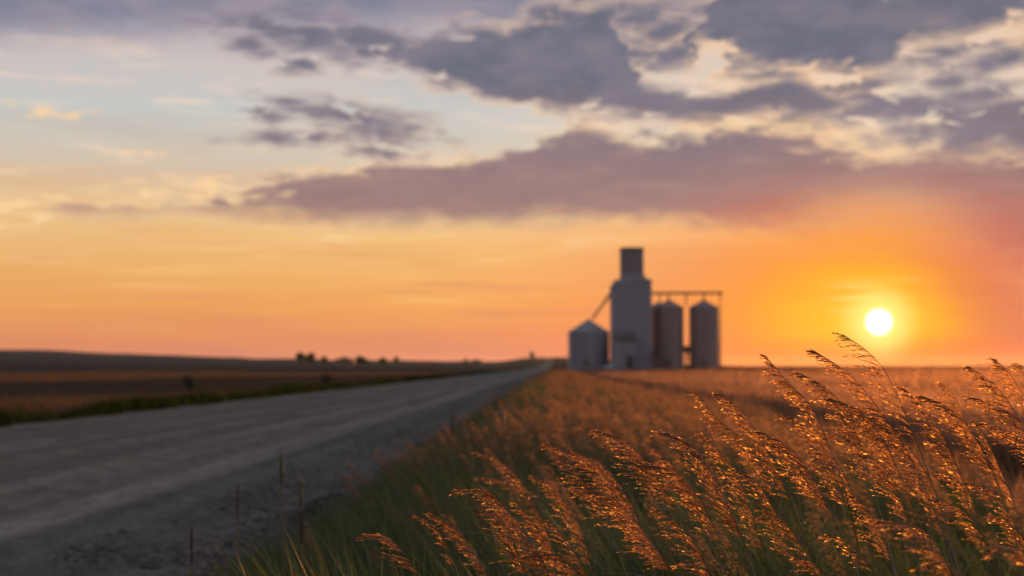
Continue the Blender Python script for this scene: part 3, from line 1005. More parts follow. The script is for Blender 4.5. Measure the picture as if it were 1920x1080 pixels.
# ------------------------------------------------------------------ far trees and farm buildings
def leaf_cloud(blobs, n, size, rng):
    cs = np.array([b[:3] for b in blobs]); rs = np.array([b[3:] for b in blobs])
    w = rs.prod(1) ** (2 / 3)
    idx = rng.choice(len(blobs), n, p=w / w.sum())
    d = rng.normal(size=(n, 3)); d /= np.linalg.norm(d, axis=1)[:, None]
    p = cs[idx] + d * rs[idx] * (rng.uniform(0.35, 1.05, (n, 1)) ** 0.6)
    a = rng.normal(size=(n, 3)); a /= np.linalg.norm(a, axis=1)[:, None]
    b = np.cross(a, rng.normal(size=(n, 3))); b /= np.linalg.norm(b, axis=1)[:, None]
    s = size * rng.uniform(0.6, 1.3, (n, 1))
    v = np.stack([p - a * s, p - b * s * 0.5, p + a * s, p + b * s * 0.5], 1).reshape(-1, 3)
    f = np.arange(4 * n).reshape(-1, 4)
    return v, f, np.repeat(rng.uniform(0, 1, n), 4)


def far_z(px, d):
    p = px_at(px, 680, d)
    return p.x, p.y, float(H(np.array([p.x]), np.array([p.y]))[0])


def tree(name, px, d, top_px, width_px, label, cat='tree', seed=0, shape='round'):
    rng = np.random.default_rng(100 + seed)
    x, y, z = far_z(px, d)
    h = max(px_at(px, top_px, d).z - z, 1.0)
    w = 1.35 * width_px * d / FPX / 2
    root = empty(name, (x, y, z - 0.2))
    tag(root, label, cat, 'far trees and farm buildings on the skyline')
    bm = bmesh.new()
    bm_tube(bm, (0, 0, 0), (0.1, 0, h * 0.45), w * 0.10 + 0.06, w * 0.06 + 0.03, 7)
    for k in range(4):
        a = k * 1.6 + seed
        bm_tube(bm, (0.05, 0, h * (0.25 + 0.05 * k)), (math.cos(a) * w * 0.5, math.sin(a) * w * 0.5, h * (0.55 + 0.06 * k)), w * 0.05 + 0.03, 0.03, 5)
    link('trunk', bm_mesh('trunk', bm), M['bark'], root)
    blobs = []
    for k in range(9):
        a = rng.uniform(0, 6.28); rr = rng.uniform(0.1, 0.72) * w
        t = rng.uniform(0.30, 0.80) * (1 - 0.25 * (rr / w) ** 2)
        sz = w * rng.uniform(0.30, 0.5) * (1.25 - 0.6 * t if shape == 'spire' else 1.0)
        if shape == 'spire':
            rr *= (1 - t)
        blobs.append((rr * math.cos(a), rr * math.sin(a), h * t, sz, sz, min(sz * 0.8, h * 0.24)))
    v, f, var = leaf_cloud(blobs, 900, max(0.16 * w, 0.05) if w > 1 else 0.12 * w, rng)
    v[:, 2] = np.maximum(v[:, 2], 0.02 * h)
    v[:, 2] *= h / v[:, 2].max()
    link('crown', np_mesh('crown', v, f, {'var': var}), M['tree_leaf'], root)


def barn(px, d, top_px, width_px, label, wall, depth=9.0):
    x, y, z = far_z(px, d)
    h = px_at(px, top_px, d).z - z
    w = width_px * d / FPX / 2
    root = empty('farm_building', (x, y, z))
    tag(root, label, 'building', 'far trees and farm buildings on the skyline')
    bm = bmesh.new()
    bm_prism(bm, [(-w, -1), (w, -1), (w, h * 0.6), (0, h * 0.97), (-w, h * 0.6)], 0, depth)
    link('wall', bm_mesh('wall', bm), wall, root)
    for s in (-1, 1):
        bm = bmesh.new()
        bm_prism(bm, [(s * w * 1.08, h * 0.55), (0, h * 0.975), (0, h), (s * w * 1.08, h * 0.60)], -0.4, depth + 0.4)
        link('roof_slope', bm_mesh('roof_slope', bm), M['farm_roof'], root)
    bm = bmesh.new()
    bm_box(bm, -w * 0.25, w * 0.25, -0.08, -0.005, 0, h * 0.42)
    link('door', bm_mesh('door', bm), M['timber'], root)


tree('broad_tree', 562, 1150, 659, 20, 'pale spreading tree on the skyline, left one of the pair beyond the road', seed=1)
tree('broad_tree', 583, 1160, 660, 18, 'pale spreading tree on the skyline, right one of the pair beyond the road', seed=2)
tree('low_bush', 608, 1150, 666, 16, 'small rounded bush on the skyline just right of the paired trees', 'bush', seed=3)
barn(645, 1200, 669, 36, 'long low farm building on the skyline between bush and domed trees', M['barn'])
tree('broad_tree', 679, 1180, 666, 26, 'wide domed dark tree on the skyline beside the low farm building', seed=4)
tree('low_bush', 720, 1190, 668, 18, 'dark rounded bush on the skyline, left one of two small ones', 'bush', seed=5)
tree('low_bush', 742, 1190, 667, 13, 'dark rounded bush on the skyline, right one of two small ones', 'bush', seed=6)
tree('low_bush', 873, 1300, 671, 9, 'tiny bush on the skyline near where the road vanishes', 'bush', seed=7)
barn(893, 1300, 673, 24, 'tiny low shed on the skyline near where the road vanishes', M['barn'])
tree('spire_tree', 997, 1900, 657.5, 12, 'lone narrow tree on the rise beside the vanishing road', seed=8, shape='spire')
tree('weed_bush', 357, 66, 722, 20, 'small dark weedy bush alone in the stubble left of the road', 'bush', seed=9)
tree('weed_bush', 610, 95, 713, 18, 'low green bush on the left road edge near the distant bend of grass', 'bush', seed=10)


# ------------------------------------------------------------------ grass
def blades(x, y, h, w, lean, rng, wind=(-1.0, 0.0)):
    """bent three-triangle blades"""
    n = len(x)
    z = H(x, y) - 0.02
    a = rng.uniform(0, math.pi, n)
    dx, dy = np.cos(a) * w / 2, np.sin(a) * w / 2
    la = rng.normal(0, 0.9, n)
    lx = (wind[0] * np.cos(la) - wind[1] * np.sin(la)) * lean * h
    ly = (wind[0] * np.sin(la) + wind[1] * np.cos(la)) * lean * h
    base = np.stack([x, y, z], -1)
    off = np.stack([dx, dy, np.zeros(n)], -1)
    mid = base + np.stack([lx * 0.32, ly * 0.32, h * 0.58], -1)
    tip = base + np.stack([lx, ly, h], -1)
    v = np.stack([base - off, base + off, mid + off * 0.85, mid - off * 0.85, tip], 1).reshape(-1, 3)
    b = np.arange(n)[:, None] * 5
    f = np.concatenate([b + np.array([0, 1, 2]), b + np.array([0, 2, 3]), b + np.array([3, 2, 4])], 1).reshape(-1, 3)
    return v, f


def in_view(x, y, margin=1.5):
    u = 960 + np.tan(np.arctan2(x, y) + YAW) * FPX
    return (u > -200 - margin * 300 / np.maximum(y, 1) * 3) & (u < 2120 + margin * 300 / np.maximum(y, 1) * 3)


def stuff(name, v, f, var, mat, label, cat):
    o = link(name, np_mesh(name, v, f, {'var': var}), mat)
    tag(o, label, cat, None, 'stuff')
    return o


def edge_jag(y):
    return X_R + 0.25 * (vnoise(y * 0.9, y * 0 + 3.1, 31) - 0.5) + 0.18 * (vnoise(y * 3.1, y * 0 + 7.7, 32) - 0.5)


def verge_green():
    rng = np.random.default_rng(21)
    n = 190000
    y = np.exp(rng.uniform(math.log(2.1), math.log(150), n))
    x = rng.uniform(-2.0, 3.6, n)
    e = edge_jag(y)
    k = in_view(x, y) & (x > e - 0.75 * rng.uniform(0, 1, n) ** 7)
    clump = vnoise(x * 2.6, y * 1.6, 41)
    k &= (clump + rng.uniform(-0.25, 0.35, n)) > 0.36
    x, y, e, clump = x[k], y[k], e[k], clump[k]
    n = len(x)
    s = np.clip((x - e) / 1.2, 0, 1)
    h = (0.16 + 0.34 * s) * rng.uniform(0.55, 1.25, n) * (0.75 + 0.5 * clump)
    h = np.minimum(h, np.maximum(0.12, 0.9 * (1 - x / 4.2)))
    w = (0.0045 + 0.00055 * y) * rng.uniform(0.7, 1.3, n)
    v, f = blades(x, y, h, w, rng.uniform(0.15, 0.7, n), rng)
    dry = np.clip(rng.beta(1.6, 3.2, n) + 0.25 * (vnoise(x * 0.8, y * 0.3, 43) - 0.4) + 0.2 * np.clip((y - 12) / 30, 0, 1), 0, 1)
    stuff('verge_grass', v, f, np.repeat(dry, 5), M['blade'], 'green grass covering the verge between gravel road and crop field', 'grass')


def mini_heads(x, y, h, L, rng, n_spk, spread, width, lean=0.28, slen=0.075):
    """stalk strip + a cloud of thin spikelets trailing downwind, for out-of-focus grass"""
    n = len(x)
    z = H(x, y)
    base = np.stack([x, y, z], -1)
    lx = -h * lean * rng.uniform(0.5, 1.5, n)
    ly = h * rng.normal(0, 0.10, n)
    tip = base + np.stack([lx, ly, h], -1)
    mid = base + np.stack([lx * 0.22, ly * 0.3, h * 0.62], -1)
    # stalk
    off = np.stack([width * 0.30, width * 0.1, np.zeros(n)], -1)
    vs = np.stack([base - off, base + off, mid - off * 0.7, mid + off * 0.7, tip], 1).reshape(-1, 3)
    b = np.arange(n)[:, None] * 5
    fs = np.concatenate([b + np.array([0, 1, 3]), b + np.array([0, 3, 2]), b + np.array([2, 3, 4])], 1).reshape(-1, 3)
    # spikelets
    m = n * n_spk
    i = np.repeat(np.arange(n), n_spk)
    t = rng.uniform(0, 1, m)
    ax = (tip - mid)
    ax = ax / np.linalg.norm(ax, axis=1)[:, None]
    p0 = tip[i] - ax[i] * (t * L[i])[:, None]
    prof = np.sin(np.clip(0.15 + t * 0.8, 0, 1) * math.pi) * 0.9 + 0.1
    trail = (rng.uniform(0.0, 1.0, m) * prof * spread[i])[:, None]
    dirv = ax[i] * 0.55 + np.array([-0.75, 0, -0.15]) + rng.normal(0, 0.28, (m, 3))
    dirv /= np.linalg.norm(dirv, axis=1)[:, None]
    p = p0 + dirv * trail
    sl = (rng.uniform(0.6, 1.4, m) * L[i] * slen)[:, None]
    sw = (width[i] * rng.uniform(0.7, 1.3, m))[:, None]
    side = np.cross(dirv, rng.normal(size=(m, 3)))
    side /= np.linalg.norm(side, axis=1)[:, None]
    vp = np.stack([p - dirv * sl, p + side * sw, p + dirv * sl, p - side * sw], 1).reshape(-1, 3)
    c = np.arange(m)[:, None] * 4 + len(vs)
    fp = np.concatenate([c + np.array([0, 1, 2]), c + np.array([0, 2, 3])], 1).reshape(-1, 3)
    vv = np.concatenate([rng.uniform(0.2, 0.6, n).repeat(5), np.clip(rng.normal(0.5, 0.25, m), 0, 1).repeat(4)])
    return np.concatenate([vs, vp]), np.concatenate([fs, fp]), vv


def verge_heads():
    rng = np.random.default_rng(22)
    V, F, A = [], [], []
    off = 0

    def add(v, f, a):
        nonlocal off
        V.append(v); F.append(f + off); A.append(a)
        off += len(v)
    # middle distance, about 2.5 - 10 m
    n = 1500
    y = np.exp(rng.uniform(math.log(4.2), math.log(14), n)); x = rng.uniform(-1.4, 3.5, n)
    e = edge_jag(y)
    s = np.clip((x - e) / 1.6, 0, 1)
    k = in_view(x, y) & (x > e) & (rng.uniform(0, 1, n) < (0.05 + 0.7 * s ** 2.2) * np.clip((y - 3.5) / 7, 0.06, 1))
    x, y, s = x[k], y[k], s[k]
    n = len(x)
    h = (0.34 + 0.32 * s) * rng.uniform(0.7, 1.12, n)
    h = np.minimum(h, np.maximum(0.2, 1.0 * (1 - x / 4.4)) * rng.uniform(0.8, 1.05, n))
    add(*mini_heads(x, y, h, h * 0.30, rng, 90, h * 0.085, 0.0008 + 0.00012 * y))
    # farther
    n = 9000
    y = np.exp(rng.uniform(math.log(9), math.log(160), n)); x = rng.uniform(-1.5, 3.5, n)
    e = edge_jag(y)
    s = np.clip((x - e) / 1.8, 0, 1)
    k = in_view(x, y) & (x > e) & (rng.uniform(0, 1, n) < 0.06 + 0.8 * s ** 1.7)
    x, y, s = x[k], y[k], s[k]
    n = len(x)
    h = (0.30 + 0.30 * s) * rng.uniform(0.7, 1.2, n)
    h = np.minimum(h, np.maximum(0.2, 1.0 * (1 - x / 4.4)) * rng.uniform(0.8, 1.05, n))
    add(*mini_heads(x, y, h, h * 0.34, rng, 26, h * 0.12, 0.0015 + 0.00028 * y))
    stuff('verge_seed_heads', np.concatenate(V), np.concatenate(F), np.concatenate(A), M['dry'], 'reddish dry seed heads standing over the verge grass', 'grass')


def ditch_grass():
    rng = np.random.default_rng(27)
    n = 42000
    y = np.exp(rng.uniform(math.log(5), math.log(60), n))
    x = rng.uniform(2.9, 5.6, n)
    k = in_view(x, y) & (vnoise(x * 1.1, y * 0.5, 71) + rng.uniform(-0.3, 0.3, n) > 0.40) & (rng.uniform(0, 1, n) < np.clip((46 - y) / 22, 0.25, 1))
    x, y = x[k], y[k]
    n = len(x)
    h = rng.uniform(0.25, 0.62, n) * (0.6 + 0.6 * vnoise(x * 0.7, y * 0.4, 72))
    v, f = blades(x, y, h, (0.004 + 0.0006 * y) * rng.uniform(0.7, 1.3, n), rng.uniform(0.15, 0.6, n), rng)
    stuff('ditch_grass', v, f, np.repeat(rng.uniform(0, 0.9, n), 5), M['dry'], 'ragged dry grass growing through the ditch beside the crop', 'grass')


def field_crop():
    rng = np.random.default_rng(23)
    n = 260000
    y = np.exp(rng.uniform(math.log(6), math.log(330), n))
    u = rng.uniform(0, 1, n)
    x = 4.8 + u * (0.42 * y)
    k = in_view(x, y) & ~((np.abs(x - 47) < 22) & (y > 266) & (y < 300))
    x, y = x[k], y[k]
    gap = vnoise(x * 0.10 + 5, y * 0.02, 51)
    n = len(x)
    h = 0.46 * rng.uniform(0.75, 1.2, n) * (0.85 + 0.3 * vnoise(x * 0.5, y * 0.12, 52))
    w = (0.004 + 0.0006 * y) * rng.uniform(0.7, 1.4, n)
    v, f = blades(x, y, h, w, rng.uniform(0.1, 0.55, n), rng)
    a = np.clip(rng.normal(0.5, 0.2, n) + (gap - 0.5) * 0.8, 0, 1)
    stuff('crop_field', v, f, np.repeat(a, 5), M['crop'], 'ripe golden crop filling the field right of the road', 'crop')


def left_grass():
    rng = np.random.default_rng(24)
    n = 60000
    y = np.exp(rng.uniform(math.log(14), math.log(500), n))
    x = X_L - 0.15 - rng.gamma(1.6, 0.55, n)
    k = in_view(x, y)
    x, y = x[k], y[k]
    n = len(x)
    h = rng.uniform(0.18, 0.42, n) * (0.6 + 0.9 * vnoise(x * 0.4, y * 0.35, 61))
    v, f = blades(x, y, h, (0.006 + 0.0005 * y) * rng.uniform(0.7, 1.3, n), rng.uniform(0.1, 0.6, n), rng)
    stuff('roadside_grass', v, f, np.repeat(np.clip(rng.beta(1.3, 3, n), 0, 1), 5), M['lush'], 'dark green grass strip along the far left edge of the road', 'grass')
    n = 90000
    y = np.exp(rng.uniform(math.log(20), math.log(260), n))
    x = -11.2 - rng.uniform(0, 1, n) * 0.36 * y
    k = in_view(x, y)
    x, y = x[k], y[k]
    n = len(x)
    pat = vnoise(x * 0.05, y * 0.05, 62)
    h = rng.uniform(0.10, 0.26, n) * (0.5 + pat)
    v, f = blades(x, y, h, (0.004 + 0.0004 * y) * rng.uniform(0.7, 1.3, n), rng.uniform(0.1, 0.7, n), rng)
    stuff('stubble_grass', v, f, np.repeat(np.clip(rng.normal(0.45, 0.2, n) + (pat - 0.5), 0, 1), 5), M['stubble'], 'dry orange grass and stubble on the left field', 'grass')


def gravel_stones():
    rng = np.random.default_rng(25)
    n = 9500
    y = np.exp(rng.uniform(math.log(4.5), math.log(24), n))
    x = np.where(rng.uniform(0, 1, n) < 0.96, -1.45 - 1.5 * rng.beta(1.2, 1.6, n), rng.uniform(-9.3, -3.0, n))
    k = in_view(x, y)
    x, y = x[k], y[k]
    n = len(x)
    r = 0.003 + rng.gamma(1.2, 0.0044, n)
    r = np.minimum(r, 0.028) * np.where(x < -3.0, 0.55, 1.0)
    z = H_road(x, y) + 0.25 * r
    ico = bmesh.new()
    bmesh.ops.create_icosphere(ico, subdivisions=1, radius=1.0)
    iv = np.array([v.co[:] for v in ico.verts]); jf = np.array([[v.index for v in f.verts] for f in ico.faces])
    ico.free()
    m = len(iv)
    jit = rng.uniform(0.72, 1.2, (n, m, 1))
    sc = np.stack([r * rng.uniform(0.8, 1.4, n), r * rng.uniform(0.8, 1.4, n), r * rng.uniform(0.5, 0.85, n)], -1)[:, None, :]
    v = iv[None] * jit * sc + np.stack([x, y, z], -1)[:, None, :]
    f = (jf[None] + (np.arange(n) * m)[:, None, None]).reshape(-1, 3)
    a = np.repeat(rng.beta(1.6, 2.2, n), m)
    stuff('loose_gravel', v.reshape(-1, 3), f, a, M['stone'], 'loose gravel stones scattered on the road shoulder', 'gravel')


verge_green()
verge_heads()
ditch_grass()
field_crop()
left_grass()
gravel_stones()


# ------------------------------------------------------------------ tall grass stalks in focus
def catmull(pts, step):
    pts = [np.array(p, float) for p in pts]
    P = [2 * pts[0] - pts[1]] + pts + [2 * pts[-1] - pts[-2]]
    out = []
    for i in range(1, len(P) - 2):
        n = max(2, int(np.linalg.norm(P[i + 1] - P[i]) / step))
        for k in range(n):
            t = k / n
            out.append(0.5 * ((2 * P[i]) + (-P[i - 1] + P[i + 1]) * t + (2 * P[i - 1] - 5 * P[i] + 4 * P[i + 1] - P[i + 2]) * t * t
                              + (-P[i - 1] + 3 * P[i] - 3 * P[i + 1] + P[i + 2]) * t ** 3))
    out.append(P[-2])
    return np.array(out)


def tube_np(path, r0, r1, sides=5):
    n = len(path)
    tan = np.gradient(path, axis=0)
    tan /= np.linalg.norm(tan, axis=1)[:, None]
    up = np.array([0.0, 1.0, 0.0])
    a = np.cross(tan, up); a /= np.linalg.norm(a, axis=1)[:, None]
    b = np.cross(tan, a)
    r = np.linspace(r0, r1, n)[:, None]
    v = []
    for k in range(sides):
        t = 2 * math.pi * k / sides
        v.append(path + (a * math.cos(t) + b * math.sin(t)) * r)
    v = np.stack(v, 1).reshape(-1, 3)
    i = np.arange(n - 1)[:, None] * sides
    j = np.arange(sides)[None, :]
    j2 = (j + 1) % sides
    f = np.stack([i + j, i + j2, i + sides + j2, i + sides + j], -1).reshape(-1, 4)
    return v, f


def panicle(path, frac, Lmax, dens, rng, droop, closed):
    """branches and spikelets trailing downwind from the upper part of a stalk; path runs tip -> base"""
    seg = np.linalg.norm(np.diff(path, axis=0), axis=1)
    s = np.concatenate([[0], np.cumsum(seg)])
    total = s[-1] * frac
    tan = -np.gradient(path, axis=0)
    tan /= np.linalg.norm(tan, axis=1)[:, None]
    V, F, A = [], [], []
    off = 0
    W = np.array([-1.0, 0.0, 0.04])
    G = np.array([0, 0, -1.0])
    n_nodes = max(6, int(total / 0.0055 * dens))
    BR_S, BR_L, SP_P, SP_D, SP_L = [], [], [], [], []
    for q in range(n_nodes):
        t = ((q + rng.uniform(0, 0.8)) / n_nodes) ** 1.35
        at = t * total
        i = min(int(np.searchsorted(s, at)), len(path) - 1)
        p0 = path[i]
        T0 = tan[i]
        prof = (0.26 + 0.74 * math.sin(min(t * 1.35, 1.0) * math.pi / 2)) * (1.0 if t < 0.7 else 1.0 - (t - 0.7) * 1.1)
        k = 3
        # whorls: now and then a longer branch stands off
        for b in range(k):
            L = 1.2 * Lmax * prof * rng.uniform(0.35, 1.1) * (1.25 if rng.uniform() < 0.12 else 1.0)
            c = closed + (1 - closed) * max(0.0, 0.75 - t * 4.0)
            d0 = T0 * (0.62 + 0.5 * c) + W * (0.60 - 0.40 * c) + rng.normal(0, 0.12, 3) * np.array([0.8, 1.8, 0.9])
            d0 /= np.linalg.norm(d0)
            g = G * droop * rng.uniform(0.5, 1.3) + W * 0.15
            m = 5
            u = np.linspace(0, 1, m)[:, None]
            pts = p0 + L * (u * d0 + u ** 2 * g * 0.42)
            BR_S.append(pts)
            ns = max(3, int(L / 0.0050))
            for e in range(ns):
                uu = 0.26 + 0.74 * (e + rng.uniform(0, 0.7)) / ns
                uu = min(uu, 1.0)
                pp = p0 + L * (uu * d0 + uu ** 2 * g * 0.42)
                dd = d0 + 2 * uu * g * 0.42 + rng.normal(0, 0.16, 3)
                dd /= np.linalg.norm(dd)
                SP_P.append(pp); SP_D.append(dd); SP_L.append(rng.uniform(0.0042, 0.0078))
    # branches as thin ribbons with a crossed profile
    bp = np.array(BR_S)
    nb, m = bp.shape[:2]
    w = np.linspace(0.00040, 0.00018, m)[None, :, None]
    sx = np.array([0.5, 0.2, 0.84])[None, None, :] * w
    v = np.concatenate([bp - sx, bp + sx], 2).reshape(-1, 3)
    i = (np.arange(nb)[:, None] * (2 * m) + np.arange(m - 1)[None, :] * 2)[..., None]
    f1 = (i + np.array([0, 1, 3])).reshape(-1, 3)
    f2 = (i + np.array([0, 3, 2])).reshape(-1, 3)
    V.append(v); F.append(f1); F.append(f2); A.append(np.full(len(v), 0.25)); off = len(v)
    # spikelets: two slender glumes opening in a V
    sp, sdir, sl = np.array(SP_P), np.array(SP_D), np.array(SP_L)[:, None]
    n = len(sp)
    a = np.cross(sdir, rng.normal(size=(n, 3))); a /= np.linalg.norm(a, axis=1)[:, None]
    b = np.cross(sdir, a)
    wd = sl * rng.uniform(0.08, 0.13, (n, 1))
    mid = sp + sdir * sl * 0.42
    v = np.stack([sp, mid + a * wd, mid - a * wd, sp + sdir * sl + b * wd * 0.9, mid + b * wd * 0.35, sp + sdir * sl * 0.92 - b * wd * 1.1], 1).reshape(-1, 3)
    c = np.arange(n)[:, None] * 6 + off
    f = np.concatenate([c + np.array(q) for q in ((0, 1, 4), (0, 4, 2), (4, 1, 3), (4, 3, 2), (0, 4, 5))], 1).reshape(-1, 3)
    V.append(v); F.append(f); A.append(np.repeat(rng.beta(1.35, 1.3, n), 6))
    return np.concatenate(V), np.concatenate(F), np.concatenate(A)


def stalk(pts, d, label, frac=0.8, L=0.045, dens=1.0, droop=0.6, closed=0.25, seed=0, leaf=True, thick=0.0011):
    rng = np.random.default_rng(500 + seed)
    path = [np.array(px_at(x, y, d + 0.02 * k * (rng.uniform(-0.4, 0.6)))) for k, (x, y) in enumerate(pts)]
    vis = catmull(path, 0.006)
    # carry the stalk on to the ground, turning upright
    last, prev = vis[-1], vis[-4]
    dr = (last - prev); dr /= np.linalg.norm(dr)
    ext = []
    p = last.copy()
    for k in range(60):
        zg = float(H(np.array([p[0]]), np.array([p[1]]))[0])
        if p[2] < zg - 0.01:
            break
        dr = dr * 0.9 + np.array([0.02, 0.0, -0.10]); dr /= np.linalg.norm(dr)
        p = p + dr * 0.022
        ext.append(p.copy())
    full = np.concatenate([vis, np.array(ext)]) if ext else vis
    root_p = full[-1]
    o = empty('grass_stalk', root_p)
    tag(o, label, 'grass stalk', 'tall seeding grass stalks on the near verge')
    thin = np.concatenate([full[:-1:3], full[-1:]]) - root_p
    v, f = tube_np(thin, thick * 0.30, thick)
    link('stem', np_mesh('stem', v, f, {'var': np.full(len(v), rng.uniform(0, 1))}, True), M['stem'], o)
    v, f, a = panicle(vis - root_p, frac, L, dens, rng, droop, closed)
    link('seed_head', np_mesh('seed_head', v, f, {'var': a}), M['seed'], o)
    if leaf:
        for q in range(2):
            i = int(len(full) * rng.uniform(0.45, 0.75))
            b = full[i] - root_p
            ln = rng.uniform(0.12, 0.24)
            m = 7
            u = np.linspace(0, 1, m)[:, None]
            dirv = np.array([-0.75 * rng.uniform(0.2, 1.1), rng.normal(0, 0.35), 0.9])
            pts3 = b + ln * (u * dirv + u ** 2 * np.array([-0.35, 0, -0.55]) * rng.uniform(0.5, 1.4))
            wv = np.array([0.25, 1.0, 0.1]) * 0.0028 * np.sqrt(np.clip(1 - u, 0.0, 1)) 
            vv = np.concatenate([pts3 - wv, pts3 + wv], 1).reshape(-1, 3)
            k = np.arange(m - 1)[:, None] * 2
            ff = np.concatenate([k + np.array([0, 1, 3]), k + np.array([0, 3, 2])], 1).reshape(-1, 3)
            link('leaf', np_mesh('leaf', vv, ff, {'var': np.full(len(vv), rng.uniform(0.2, 0.9))}), M['blade'], o)
    return o


